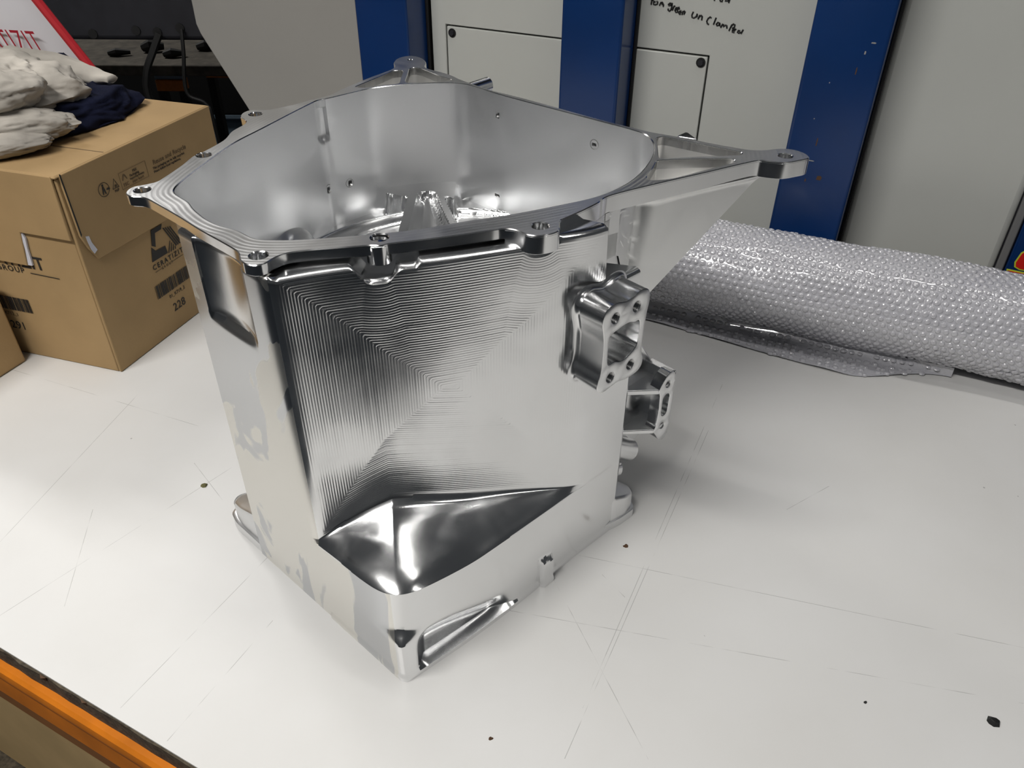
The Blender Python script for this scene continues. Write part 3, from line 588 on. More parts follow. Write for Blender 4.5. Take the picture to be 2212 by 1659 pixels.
class Path:
    def __init__(s, P, brk):
        s.P = P; s.L = arclen(P); s.b = [s.L[near(P, q)] for q in brk]; s.b[0] = 0; s.b[-1] = s.L[-1]
    def at(s, seg, t):
        x = lerp(s.b[seg], s.b[seg+1], t); lo, hi = 0, len(s.L)-1
        while hi-lo > 1:
            m = (lo+hi)//2
            if s.L[m] <= x: lo = m
            else: hi = m
        f = (x-s.L[lo])/max(1e-9, s.L[hi]-s.L[lo]); p, q = s.P[lo], s.P[hi]
        return Vector((lerp(p[0], q[0], f), lerp(p[1], q[1], f), 0))
up = Path(upS, [xy(L0), xy(RG), (-.100, .4812), (.070, .5404), (.103, .5716)])
la = Path(loA, [xy(L0), xy(RG), xy(OC), xy(OC+DO*.2170), (.103, .5716)]); lb = Path(loB, [xy(L0), xy(RG), xy(OC), xy(OC+DO*.2170), (.103, .5716)])
cols = [(0, i/72) for i in range(72)]+[(1, i/60) for i in range(60)]+[(2, i/170) for i in range(170)]+[(3, i/24) for i in range(25)]
ULEN = up.b[3]-up.b[1]
CM, CR = HOLES['M'], HOLES['R']
def wall_s(seg, t):
    """distance along the scooped wall from the ridge"""
    return lerp(up.b[seg], up.b[seg+1], t)-up.b[1]
sM = up.L[near(upS, (CM[0], .4846))]-up.b[1]; sR = up.L[near(upS, (CR[0], .518))]-up.b[1]
def ztop(s):
    z = .3452
    z -= .0095*math.exp(-((s-sM)/.012)**4)+.0025*sstep(sM-.016, sM-.013, s)*sstep(sM+.03, sM+.026, s)
    z -= .006*math.exp(-((s-sR)/.011)**4)
    z += .0035*sstep(sR+.012, sR+.016, s)
    return z
def tool_path(s, z, zb):
    d = min(s-.004, (ULEN-s)*.9+.0005, z-zb)
    for c, r in ((sM, .009), (sR, .0115)):
        d = min(d, math.hypot(s-c, z-.352)-r)
    return max(0, min(d, .345-z))
V = []; F = []; A = []; MI = []
NL_, NS, NU, NT = 40, 12, 70, 6
rows = NL_+NS+NU+NT
for (seg, t) in cols:
    pu = up.at(seg, t); qa = la.at(seg, t); qb = lb.at(seg, t)
    a = (qa-OC).dot(DO) if seg >= 2 else 0
    s = wall_s(seg, t)
    if seg == 0: zo, zw = .094, .100
    elif seg == 1: zo = lerp(.094, .099, t); zw = lerp(.100, .132, sstep0(0, 1, t)**.8)
    elif seg == 2: zo = lerp(.099, .089, sstep(0, .4, t)); zw = lerp(.132, .094, t**1.3)
    else: zo, zw = .089, .094
    zs = zo+(zw-zo)*.72
    zt = ztop(s) if seg in (1, 2) else (.3475 if seg == 0 else .3475)
    if seg == 1: zt = lerp(.3475, zt, sstep(0, .12, t))
    if seg == 3: zt = lerp(ztop(ULEN), .297, sstep(.2180, .2192, (pu-OC).dot(DO)))
    inn = Vector((0, 0, 0))
    for r in range(rows):
        path = 0.
        if r < NL_:                                # foot block
            z = zo*(r/(NL_-1))**1.0
            k = sstep(.045, .056, z); p = qb.lerp(qa, k)
            off = 0
            if seg >= 2:
                off += .0048*math.sin(PI*min(1, max(0, a/.205)))*(1-z/.09)
                zr = lerp(.030, .006, sstep(.03, .125, a)); m = sstep(.018, .034, a)*sstep(.130, .10, a)*sstep(.0055, .0070, z)*sstep(zr+.024, zr-.004, z)
                off -= .011*m
                off += .0045*sstep(.157, .1585, a)*sstep(.1735, .172, a)*sstep(.036, .029, z+.25*(a-.16))
            if z < .006: off += .0012 if seg >= 1 else 0
            p = p+NO*off if seg >= 2 else p+NL*(off if seg == 1 else 0)
        elif r < NL_+NS:                           # shelf
            k = (r-NL_+1)/(NS)
            h = sstep(0, .12, k)*.02+.83*max(0, min(1, (k-.08)/.62))+.15*math.sin(PI/2*max(0, min(1, (k-.70)/.30)))
            vz = zo+(zs-zo)*max(0, min(1, k/.70)) if k < .7 else zs+(zw-zs)*(1-math.cos(PI/2*(k-.7)/.3))
            if k < .12: vz = zo+.0012*math.sin(PI/2*k/.12)
            p = qa.lerp(pu, h); z = vz
        elif r < NL_+NS+NU:                        # scooped wall
            k = (r-NL_-NS+1)/NU; z = lerp(zw, zt-.003, k); p = pu.copy()
            if seg == 0:
                d = (pu-OC).dot(DL); x = (d-.1265)/(.192-.1265)
                if 0 < x < 1: p = p-NL*(.0055*math.sin(PI*x)**.55*sstep(.279, .287, z))
            if seg in (1, 2): path = tool_path(s, z, zw)
            if seg == 3:
                pass
        else:                                      # rounded top ledge
            k = min(1, (r-NL_-NS-NU+1)/(NT-1)); z = zt-.003+.003*math.sin(PI/2*k); p = pu.copy()
            if seg in (1, 2): p = p-(NO if seg == 2 and t > .7 else Vector((.25, -.97, 0)) if seg == 2 else Vector((.5, -.85, 0)))*(.008*(1-math.cos(PI/2*k)))
            elif seg == 3:
                aa = (pu-OC).dot(DO); p = p-NO*(.006*(1-math.cos(PI/2*k)))
            else: p = p-NL*(.006*(1-math.cos(PI/2*k)))
            if seg == 0:
                d = (pu-OC).dot(DL); x = (d-.1265)/(.192-.1265)
                if 0 < x < 1: p = p-NL*(.0055*math.sin(PI*x)**.55)
        if r == rows-1:
            dv = (Vector((-.09, .62, 0))-p).normalized(); ex = .03
            while ex > .001 and inside(((p+dv*ex).x, (p+dv*ex).y), in_grown): ex -= .001
            p = p+dv*ex
        V.append(Vector((p.x, p.y, z))); A.append(path)
nc = len(cols)
for c in range(nc-1):
    sg = cols[c][0]
    for r in range(rows-1):
        k = c*rows+r; F.append((k, k+rows, k+rows+1, k+1))
        rec = sg == 0 and V[k].z > .283 and .128 < (Vector((V[k].x, V[k].y, 0))-OC).dot(DL) < .191
        MI.append((3 if rec else 1) if sg == 0 else (2 if NL_-1 <= r < NL_+NS-1 and sg in (1, 2) else (1 if sg == 1 and r < NL_ and cols[c][1] < .93 else (0 if r >= NL_ else 3))))
# hidden back faces close the foot
bk = [Vector((.103, .5716, 0)), Vector((.1045, .576, 0)), Vector((.100, .581, 0)), Vector((-.045, .712, 0)), Vector((-.15, .70, 0)), Vector((-.2450, .5480, 0)), Vector((-.2452, .5380, 0)), L0.copy()]
k = len(V)
for p in bk:
    for z in (0, .07, .14, .200): V.append(Vector((p.x, p.y, z))); A.append(0.)
for i in range(len(bk)-1):
    for j in range(3): q = k+i*4+j; F.append((q, q+4, q+5, q+1)); MI.append(3)
body = mk('body_shell', V, F, 'wall', hs, smooth=28, attr=A, label='scooped milled outer wall with stepped foot')
for m in ('left', 'shelf', 'face2'): body.data.materials.append(M[m])
body.data.polygons.foreach_set('material_index', MI)

# ---- bore: inner wall with a relief groove and threaded cross holes
inn = offset(inner if area2(inner) > 0 else inner[::-1], .0003)
n = len(inn); ZB = .212; NR = 46
s_len = arclen(inn+[inn[0]])
gi = near(inn, (-.1972, .8145)); g_s = s_len[gi]
BORE_HOLES = BHW
off_n = [((Vector(inn[(i+1) % n])-Vector(inn[i-1])).normalized()) for i in range(n)]
V = []; F = []
hole_c = [Vector(h) for h in BORE_HOLES]
for r in range(NR+1):
    z = lerp(ZB, H-.0006, r/NR)
    for i in range(n):
        ds = s_len[i]-g_s; zz = max(0, .322-z)
        d = math.hypot(ds/.0075, zz/.0085); g = .0035*sstep(1.0, .75, d)
        o = Vector((off_n[i].y, -off_n[i].x))*g
        V.append(Vector((inn[i][0]+o.x, inn[i][1]+o.y, z)))
for r in range(NR):
    for i in range(n):
        j = (i+1) % n; q = (r*n+i, (r+1)*n+i, (r+1)*n+j, r*n+j)
        cpt = (V[q[0]]+V[q[1]]+V[q[2]]+V[q[3]])/4
        if any((cpt-h).length < .0030 for h in hole_c): continue
        F.append(q)
bore = mk('bore_wall', V, F, 'bore', hs, smooth=40, label='smooth bored inner wall')
for h in hole_c:
    i = near(inn, (h.x, h.y)); nv = Vector((off_n[i].y, -off_n[i].x, 0)); u = Vector((off_n[i].x, off_n[i].y, 0)); vs = []; fs = []; m_ = 18
    prof = [(.0052, -.0004), (.0044, -.0005), (.0034, .0012)]
    for q in range(7): prof += [(.0034, .0012+q*.0011), (.0030, .00175+q*.0011)]
    prof += [(.0001, .0095)]
    for rr, d in prof: vs += [h+nv*d+(u*math.cos(2*PI*k/m_)+Vector((0, 0, 1))*math.sin(2*PI*k/m_))*rr for k in range(m_)]
    for q in range(len(prof)-1): fs += [(q*m_+k, q*m_+(k+1) % m_, (q+1)*m_+(k+1) % m_, (q+1)*m_+k) for k in range(m_)]
    mk('threaded_hole', vs, fs, 'thread', bore, smooth=20)
# outside of the bore, above the foot
ob = offset(inn, -.0045); V = []; F = []
for z in (.205, .212, H-.0085): V += [(p[0], p[1], z) for p in (ob if z > .206 else offset(inn, .01))]
for r in range(2): F += [(r*n+i, r*n+(i+1) % n, (r+1)*n+(i+1) % n, (r+1)*n+i) for i in range(n)]
mk('bore_outside', V, F, 'face', hs, smooth=40)
# pocketed floor of the bore: ribs, slots and a rounded shoulder
G = .0016; xs = [-.285+G*i for i in range(int(.46/G))]; ys = [.50+G*i for i in range(int(.40/G))]
def seg2(p, a, b):
    a, b, p = Vector(a), Vector(b), Vector(p); d = b-a; t = max(0, min(1, (p-a).dot(d)/d.length_squared)); return (p-a-d*t).length
big = offset(inn, -.003)
def floor_z(x, y):
    top = .245
    zl = .210+.010*sstep(.70, .84, y)                      # left pocket floor rises towards the land
    zr = .224
    ax = -.112+.0                                          # rib axes
    bx = -.0805+(.835-y)*.26
    z = zl if x < ax else zr
    if ax < x < bx: z = .236-.004*math.cos((x-ax)/(bx-ax)*2*PI)
    z = max(z, lerp(z, top, sstep(.0068, .0050, abs(x-ax)-.0)))
    z = max(z, lerp(z, top, sstep(.0062, .0044, abs(x-bx))))
    # land at the far end, cut by the round end of the slot
    if -.150 < x < -.055:
        yl = .833+.010*sstep(-.120, -.145, x)-.012*sstep(-.075, -.055, x)
        if ax < x < bx: yl = .835+math.sqrt(max(0, .0118**2-(x-(-.0965))**2))*1.15
        side = sstep(-.148, -.142, x)*sstep(-.060, -.066, x-.0)
        z = max(z, lerp(z, top, sstep(yl-.001, yl+.002, y)*side))
    # swelling at the left of the bore
    z = max(z, .210+.040*math.sqrt(max(0, 1-math.hypot((x+.232)/.032, (y-.735)/.055)**2)))
    z = max(z, .212+.018*sstep(.012, 0, abs(math.hypot(x+.06, y-.67)-.170)))
    return z
V = []; F = []; idx = {}
for i, x in enumerate(xs):
    for j, y in enumerate(ys):
        if inside((x, y), big): idx[i, j] = len(V); V.append(Vector((x, y, floor_z(x, y))))
for (i, j), k in idx.items():
    if (i+1, j) in idx and (i, j+1) in idx and (i+1, j+1) in idx: F.append((k, idx[i+1, j], idx[i+1, j+1], idx[i, j+1]))
mk('bore_floor', V, F, 'floor_m', hs, smooth=50, label='ribbed floor at the bottom of the bore')

# ---- gusset web under the long ear
WD = Vector((.884, .467, 0)); WN = Vector((.467, -.884, 0)); W0 = Vector((.118, .6125, 0))
def WP(x, z, off=0): v = W0+WD*x+WN*off; return Vector((v.x, v.y, z))
obg = offset(inn, -.0050); V = []; F = []; nu, nv_ = 40, 40
def low(x): return lerp(.2475, .3415, sstep0(-.002, .108, x)) if x > -.002 else lerp(.2475, .300, min(1, (-.002-x)/.036)**2)
def sstep0(a, b, x): return max(0, min(1, (x-a)/(b-a)))
for i in range(nu+1):
    x = lerp(-.058, .108, i/nu); lz = low(x)
    for j in range(nv_+1):
        z = lerp(lz, H-.0140, j/nv_)
        arc = math.hypot(max(0, -.002-x)/.036, 1.0) if 0 else 0
        bl = sstep(.002, -.036, x+.14*(.335-z))          # hollow blend into the bore
        of = .0005+.004*sstep(.006, 0, H-.014-z)-.012*bl; q = WP(x, z, of)
        while inside((q.x, q.y), obg) and of < .05: of += .001; q = WP(x, z, of)
        V.append(q)
for i in range(nu):
    for j in range(nv_): k = i*(nv_+1)+j; F.append((k, k+nv_+1, k+nv_+2, k+1))
k0 = len(V)
for i in range(nu+1):                                # far side, 12 mm behind the front
    a_, b_ = V[i*(nv_+1)], V[i*(nv_+1)+nv_]
    for q in (a_, b_):
        d = .012
        while d > .0005 and inside((q.x-WN.x*d, q.y-WN.y*d), obg): d -= .001
        V.append(q-WN*d)
for i in range(nu):
    F += [(i*(nv_+1), k0+2*i, k0+2*i+2, (i+1)*(nv_+1)), (k0+2*i, k0+2*i+1, k0+2*i+3, k0+2*i+2)]
F.append((nu*(nv_+1), k0+2*nu, k0+2*nu+1, nu*(nv_+1)+nv_))
mk('ear_gusset', V, F, 'web', hs, smooth=40, label='smooth triangular web under the long ear')

# ---- four-bolt boss on the right-hand face
bo = [(.1915, .3000), (.1872, .2955), (.1866, .288), (.1885, .2795), (.1898, .270), (.1898, .252), (.1888, .243), (.1868, .2365), (.1862, .229), (.1895, .2245), (.1945, .2225), (.203, .2235), (.210, .2245), (.216, .2235), (.222, .2222), (.229, .2225), (.236, .2235), (.2405, .2275), (.2412, .234), (.2388, .2415), (.2383, .252), (.2385, .268), (.2395, .279), (.2410, .288), (.2400, .2965), (.2350, .3008), (.2270, .3015), (.2190, .2993), (.2130, .2985), (.2070, .2998), (.2000, .3015)]
bo = resample(catmull(bo, 4), .0016)
win = resample(catmull([(.1955, .270), (.196, .252), (.1975, .2475), (.204, .2475), (.211, .2445), (.217, .2443), (.223, .2465), (.229, .2495), (.2315, .2535), (.232, .262), (.2322, .270), (.2305, .2745), (.225, .2750), (.219, .2772), (.212, .2775), (.206, .2765), (.200, .2755), (.1965, .274)], 4), .0016)
bh = [(.2007, .2887), (.2253, .2890), (.2012, .2338), (.2252, .2352)]
boss = plate('four_bolt_boss', bo, [win]+[circ(c, .0043, 20) for c in bh], .0, .028, 'face', hs, FO, c=.0006, edge='boss', smooth=40, label='square boss with four threaded holes and a window')
def skirt(P, w_, h_, mx, name, parent, mat='boss'):
    P = P if area2(P) > 0 else P[::-1]; n = len(P); vs = []; fs = []; K = 6
    for k in range(K+1):
        an = PI/2*k/K; d = w_*(1-math.sin(an)); z = h_*(1-math.cos(an)); vs += [mx @ Vector((p[0], p[1], z+.0002)) for p in offset(P, -d)]
    for k in range(K): fs += [(k*n+i, k*n+(i+1) % n, (k+1)*n+(i+1) % n, (k+1)*n+i) for i in range(n)]
    return mk(name, vs, fs, mat, parent, smooth=60)
skirt(bo, .0045, .0045, FO, 'root_fillet', boss)
def threads(c, r, depth, mx, parent, top):
    m_ = 16; vs = []; fs = []; prof = [(r+.0006, top+.00002), (r-.00015, top-.0008)]; z = top-.0008
    while z > top-depth: prof += [(r-.0007, z-.0006), (r-.0001, z-.0012)]; z -= .0012
    prof.append((.0001, top-depth-.0015))
    for rr, z in prof: vs += [mx @ Vector((c[0]+rr*math.cos(2*PI*k/m_), c[1]+rr*math.sin(2*PI*k/m_), z)) for k in range(m_)]
    for q in range(len(prof)-1): fs += [(q*m_+k, (q+1)*m_+k, (q+1)*m_+(k+1) % m_, q*m_+(k+1) % m_) for k in range(m_)]
    mk('threaded_hole', vs, fs, 'thread', parent, smooth=20)
for c in bh: threads(c, .0043, .018, FO, boss, .028)

# ---- two-bolt bracket reaching out to the right
bp_ = resample(smooth_path([(.3125, .1475), (.3165, .1545), (.3225, .1615), (.3290, .1640), (.3350, .1610), (.3380, .1550), (.3385, .090), (.3350, .0805), (.3290, .0790), (.3235, .0830), (.3185, .0905), (.3130, .0985), (.3165, .1045), (.3175, .124), (.3160, .1420)], .0012, .0006, True), .0015)
slot = resample(smooth_path([(.3215, .1350), (.3245, .1385), (.3300, .1375), (.3325, .1340), (.3318, .1160), (.3290, .1125), (.3240, .1120), (.3218, .1160)], .0012, .0006, True), .0012)
br = plate('two_bolt_bracket', bp_, [slot, circ((.3266, .1502), .0037, 18), circ((.3264, .0994), .0037, 18)], -.012, 0, 'face', hs, FO, c=.0005, edge='boss', smooth=40, label='two-bolt bracket with slot')
for c in ((.3266, .1502), (.3264, .0994)): threads(c, .0037, .011, FO, br, 0)
MB().prism([(.250, .245), (.278, .2365), (.329, .1645), (.337, .155), (.337, .0850), (.330, .0760), (.302, .0660), (.250, .085)], -.034, -.024, FO).build('bracket_web', 'boss', br, bevel=.0015)
PX = frame(OC, DO, -NO, (0, 0, 1))                # plan frame: x along the face, y inwards
for z0, z1 in ((.1440, .1495), (.0955, .1005)):
    MB().prism([(.3135, .0005), (.336, .0015), (.336, .026), (.275, .033), (.262, .045), (.262, .030), (.289, .0205)], z0, z1, PX).build('bracket_rib', 'face', br, bevel=.0008)
MB().prism([(.336, .002), (.3375, .0), (.3375, .030), (.329, .030), (.329, .012)], .083, .161, PX).build('bracket_side', 'boss', br, bevel=.001)
MB().tube([PX @ Vector((.255, .02, .104)), PX @ Vector((.300, .018, .072))], .0115, 20).build('oil_boss', 'boss', hs)
MB().tube([PX @ Vector((.250, .022, .070)), PX @ Vector((.285, .020, .055))], .009, 20).build('oil_boss', 'boss', hs)

# ---- foot lugs
def foot(name, P, h, slope_dir, mx, mat='face'):
    """lug standing on the table with a sloped, rounded top"""
    P = P if area2(P) > 0 else P[::-1]; n = len(P); vs = []; fs = []
    c = Vector((sum(p[0] for p in P)/n, sum(p[1] for p in P)/n)); sd = Vector(slope_dir)
    lv = [(0, 0), (0, .7), (0, .9), (.0012, .97), (.004, 1.0)]
    for d, k in lv:
        for p in offset(P, d):
            hh = h+(Vector(p)-c).dot(sd); vs.append(mx @ Vector((p[0], p[1], hh*k if k > .8 else h*k)))
    for q in range(len(lv)-1): fs += [(q*n+i, q*n+(i+1) % n, (q+1)*n+(i+1) % n, (q+1)*n+i) for i in range(n)]
    fs.append(tuple((len(lv)-1)*n+i for i in range(n)))
    return mk(name, vs, fs, mat, hs, smooth=40)
fr = resample(smooth_path([(.245, .004), (.262, -.001), (.280, -.003), (.2925, .000), (.2975, .009), (.292, .020), (.270, .030), (.245, .030)], .003, .001, True), .002)
foot('foot_lug', fr, .041, (-.35, .15), PX)
fr2 = resample(smooth_path([(.235, .003), (.270, -.0035), (.2925, -.004), (.2995, .007), (.294, .022), (.262, .030)], .003, .001, True), .002)
foot('base_plate', fr2, .011, (0, 0), PX)
PXL = frame(OC, DL, -NL, (0, 0, 1))               # plan frame of the left face
fl1 = resample(smooth_path([(.190, .004), (.225, .003), (.245, .003), (.262, .006), (.268, .015), (.262, .030), (.235, .045), (.190, .045)], .003, .001, True), .002)
foot('foot_lug', fl1, .044, (-.3, 0), PXL)
fl2 = resample(smooth_path([(.195, .0005), (.255, .001), (.270, .005), (.275, .015), (.265, .035), (.195, .045)], .003, .001, True), .002)
foot('base_plate', fl2, .013, (0, 0), PXL)
fl3 = resample(smooth_path([(.19, .012), (.225, .012), (.2395, .018), (.242, .030), (.225, .045), (.19, .045)], .003, .001, True), .002)
foot('foot_lug', fl3, .088, (-.5, 0), PXL, 'boss')
# stubs behind the rim
MB().tube([(-.050, .893, .343), (-.038, .908, .343), (-.030, .918, .343)], .0085, 20).build('dowel_boss', 'edge', hs)
MB().prism(STOPB, .325, .349).build('stop_block', 'edge', hs, bevel=.001)

# ------------------------------------------------------------------ roll of bubble wrap
RA = math.radians(-24); RDv = Vector((math.cos(RA), math.sin(RA), 0)); RN = Vector((-RDv.y, RDv.x, 0)); RR = .0655
bw = thing('bubble_wrap_roll', 'thick roll of clear bubble wrap lying along the machine', 'bubble wrap', tuple(RN*1.034+RDv*.1))
def roll_r(s, th): return RR+.0035*noise.noise((s*9, math.cos(th)*1.6, math.sin(th)*1.6))+.0012*noise.noise((s*40, math.cos(th)*6, math.sin(th)*6))
def RPt(s, th, extra=0):
    r = roll_r(s, th)+extra; v = RN*(1.034+math.cos(th)*r)+RDv*s
    return Vector((v.x, v.y, max(.0006, .0705+math.sin(th)*r)))
V = []; F = []; ns, nt_ = 170, 90; s0, s1 = -.33, .62
for i in range(ns+1):
    for j in range(nt_): V.append(RPt(lerp(s0, s1, i/ns), 2*PI*j/nt_))
for i in range(ns):
    for j in range(nt_): F.append((i*nt_+j, i*nt_+(j+1) % nt_, (i+1)*nt_+(j+1) % nt_, (i+1)*nt_+j))
for i, th0 in ((0, 1), (ns, -1)): F.append(tuple(i*nt_+j for j in (range(nt_) if th0 < 0 else range(nt_-1, -1, -1))))
mk('wrap_layers', V, F, 'bubble', bw, smooth=60)
def bubbles(points, name, parent, r=.0043, hgt=.0021):
    V = []; F = []
    for p, n_, u in points:
        w_ = n_.cross(u); k0 = len(V); m_ = 9; q = rnd.uniform(.82, 1.08); hh = hgt*rnd.uniform(.55, 1.1); tl = u*rnd.uniform(-.25, .25)+w_*rnd.uniform(-.25, .25)
        for rr, h in ((1, -.0004), (.88, .55), (.55, .95)):
            for i in range(m_): a = 2*PI*i/m_; V.append(p+(u*math.cos(a)+w_*math.sin(a))*(r*q*rr)+(n_+tl)*(hh*h if h > 0 else h))
        V.append(p+(n_+tl)*hh*rnd.uniform(.75, 1.05))
        for z in range(2): F += [(k0+z*m_+i, k0+z*m_+(i+1) % m_, k0+(z+1)*m_+(i+1) % m_, k0+(z+1)*m_+i) for i in range(m_)]
        F += [(k0+2*m_+i, k0+2*m_+(i+1) % m_, k0+3*m_) for i in range(m_)]
    mk(name, V, F, 'bubble', parent, smooth=70, kind='stuff')
pts = []; row = 0; th = math.radians(20)
while th < math.radians(262):
    s = s0+.004+(row % 2)*.0047
    while s < s1:
        p = RPt(s, th); q = RPt(s, th+.01); n_ = (RN*math.cos(th)+Vector((0, 0, 1))*math.sin(th)).normalized()
        if p.z > .006: pts.append((p, n_, RDv))
        s += .0094
    th += .0083/RR; row += 1
bubbles(pts, 'bubbles', bw)
# loose end lying on the table
V = []; F = []; pts = []
def flap_w(s): return lerp(.028, .050, sstep(-.25, .06, s))*sstep(.175, .05, s)+.002
def FP(s, k):
    b = 1.034-.035-k*(flap_w(s)+.0); z = .0022+.0035*(1-k)*0+.0016*noise.noise((s*22, k*3, 5))+.0125*max(0, 1-k/.4)**2
    v = RN*b+RDv*s; return Vector((v.x, v.y, max(.0007, z)))
for i in range(121):
    for j in range(15): V.append(FP(lerp(-.33, .178, i/120), j/14))
for i in range(120):
    for j in range(14): k = i*15+j; F.append((k, k+15, k+16, k+1))
mk('loose_end', V, F, 'bubble', bw, smooth=60)
s = -.32
while s < .16:
    k = .12
    while k < .97:
        if rnd.random() < .9: pts.append((FP(s+(int(k*20) % 2)*.005, k), Vector((0, 0, 1)), RDv))
        k += .0095/flap_w(s)
    s += .0104
bubbles(pts, 'loose_end_bubbles', bw, hgt=.0026)

# ------------------------------------------------------------------ cardboard box with tucked lid
PB = Vector((-.505, .838, 0)); ER = Vector((.33, .944, 0)).normalized(); EL = Vector((-.958, .287, 0)).normalized()
cb = thing('cardboard_box', 'brown cardboard box with printed logos beside the housing', 'box', tuple(PB+ER*.13+EL*.2))
FR = frame(PB, ER, (0, 0, 1), (ER.y, -ER.x, 0)); FE = frame(PB, -EL, (0, 0, 1), (-(-EL).y*-1, -(-EL).x, 0))
FE = frame(PB, -EL, (0, 0, 1), Vector((-EL.y, EL.x, 0)))
LR, LL, BT = .265, .40, .2645
plan = frame(PB, ER, EL, (0, 0, 1))
T_ = .004
MB().box((0, 0, .0005), (LR, T_, BT-.004), plan).build('box_side', 'card', cb, bevel=.0015)
MB().box((0, T_, .0005), (T_, LL-T_, BT-.004), plan).build('box_side', 'card', cb, bevel=.0015) if 0 else None
MB().box((0, T_+.0002, .0005), (T_, LL, BT-.004), plan).build('box_side', 'card', cb, bevel=.0015)
MB().box((LR-T_, T_+.0002, .0005), (LR, LL, BT-.004), plan).build('box_side', 'card', cb, bevel=.0015)
MB().box((T_, LL-T_, .0005), (LR-T_, LL, BT-.004), plan).build('box_side', 'card', cb, bevel=.0015)
MB().box((T_, T_, .0005), (LR-T_, LL-T_, .004), plan).build('box_bottom', 'card', cb)
lid = MB().box((-.003, -.003, BT-.0035), (LR+.003, LL, BT+.0008), plan).build('lid', 'card', cb, bevel=.003)
MB().box((.075, .0, BT+.0008), (.0762, LL, BT+.0011), plan).build('lid_crease', 'printpale', lid, smooth=0)
MB().prism([(.0035, BT), (.0045, .190), (.010, .172), (.0155, .1625), (.019, .1547), (LR+.003, .1508), (LR+.003, BT)][::-1], .0006, .0040, FR).build('side_flap', 'card', cb, bevel=.001)
MB().prism([(-.002, BT), (-.0035, .1868), (-.0752, .1878), (-.0800, .165), (-.0840, .1427), (-LL, .1475), (-LL, BT)], .0006, .0042, FE).build('front_flap', 'card', cb, bevel=.001)
MB().prism([(-.0745, .1872), (-.0772, .182), (-.0790, .165), (-.0838, .1435), (-.0775, .1435), (-.0765, .150), (-.0752, .166), (-.0725, .180)], .0008, .0030, FE).build('torn_edge', 'paper', cb, smooth=0)
MB().prism([(.0105, .1880), (.0150, .1865), (.0160, .178), (.0205, .1665), (.0150, .1640), (.0125, .170), (.0110, .180)][::-1], .0042, .0048, FR).build('torn_edge', 'paper', cb, smooth=0)
MB().prism([(.0036, BT+.001), (.0052, BT+.0005), (.0066, .192), (.0049, .19)][::-1], .0040, .0045, FR).build('corner_slit', 'black', cb, smooth=0)
def on(F, x, y, off=.0007): return F @ Matrix.Translation((x, y, off))
def bars(F, x0, x1, y0, y1, off, seed, parent):
    r2 = random.Random(seed); m = MB(); x = x0
    while x < x1:
        wd = r2.choice((.0006, .0006, .0011, .0018, .0024)); m.prism([(x, y0), (min(x+wd, x1), y0), (min(x+wd, x1), y1), (x, y1)], off, off+.0002, F); x += wd+r2.choice((.0006, .0009, .0014))
    m.build('barcode', 'print', parent, smooth=0)
# right face: logo, name, barcode, number
lg = MB(); o_ = .0006
lg.prism([(.1005, .1115), (.1095, .1215), (.1190, .1340), (.1290, .1310), (.1340, .1090), (.1290, .1095), (.1255, .1190), (.1110, .1235), (.1085, .1195)][::1] if 0 else [(.0999, .1100), (.1050, .1290), (.1110, .1215), (.1290, .1205), (.1300, .1095)], o_, o_+.0002, FR)
lg.prism([(.1065, .1305), (.1120, .1500), (.1330, .1500), (.1295, .1440), (.1175, .1440), (.1125, .1265)], o_, o_+.0002, FR)
for k in range(4): lg.prism([(.1325+k*.004, .1440-k*.001), (.1345+k*.004, .1440-k*.001), (.1500+k*.0035, .1120), (.1475+k*.0035, .1120)], o_, o_+.0002, FR)
for k in range(4): lg.prism([(.1310+k*.0045, .1085), (.1330+k*.0045, .1085), (.1400+k*.0022, .1230-k*.0035), (.1388+k*.0022, .1230-k*.0035)], o_, o_+.0002, FR)
lg.build('logo', 'print', cb, smooth=0)
def fr_text(body, x, y, size, **k): return text(body, size, on(FR, x, y, k.pop('off', .0006)), k.pop('mat', 'print'), cb, **k)
def fe_text(body, x, y, size, **k): return text(body, size, on(FE, x, y, k.pop('off', .0006)), k.pop('mat', 'print'), cb, **k)
fr_text('CERATIZIT', .098, .0985, .0098, spacing=1.32, bold=.0001)
fr_text('GROUP', .1125, .0930, .0048, spacing=1.6)
for x0, x1 in ((.1005, .1115), (.1335, .1560)): MB().prism([(x0, .0945), (x1, .0945), (x1, .0950), (x0, .0950)], o_, o_+.0002, FR).build('logo_rule', 'print', cb, smooth=0)
bars(FR, .0915, .165, .0585, .0775, o_, 3, cb)
fr_text('01_K719_2', .1120, .0490, .0068)
fr_text('228', .1135, .0275, .0165)
# flap: recycling marks, certificate frame, reuse note
OF = .0044
mk_ = MB(); c0 = (.0563, .2275); R1, R2 = .0085, .0079
for k in range(28):
    a0, a1 = 2*PI*k/28, 2*PI*(k+1)/28
    mk_.prism([(c0[0]+R2*math.cos(a0), c0[1]+R2*math.sin(a0)), (c0[0]+R1*math.cos(a0), c0[1]+R1*math.sin(a0)), (c0[0]+R1*math.cos(a1), c0[1]+R1*math.sin(a1)), (c0[0]+R2*math.cos(a1), c0[1]+R2*math.sin(a1))], OF, OF+.0002, FR)
mk_.prism([(.0530, .2220), (.0545, .2220), (.0560, .2270), (.0572, .2220), (.0587, .2220), (.0570, .2310), (.0545, .2310)], OF, OF+.0002, FR)
mk_.prism([(.0545, .2318), (.0570, .2318), (.0570, .2338), (.0545, .2338)], OF, OF+.0002, FR)
mk_.prism([(.0600, .2255), (.0660, .2255), (.0640, .2275), (.0605, .2275)], OF, OF+.0002, FR)
mk_.build('recycle_mark', 'print', cb, smooth=0)
mk_ = MB(); tri = [(.0690, .2225), (.0800, .2225), (.0745, .2345)]; ti = offset(tri, .0011)
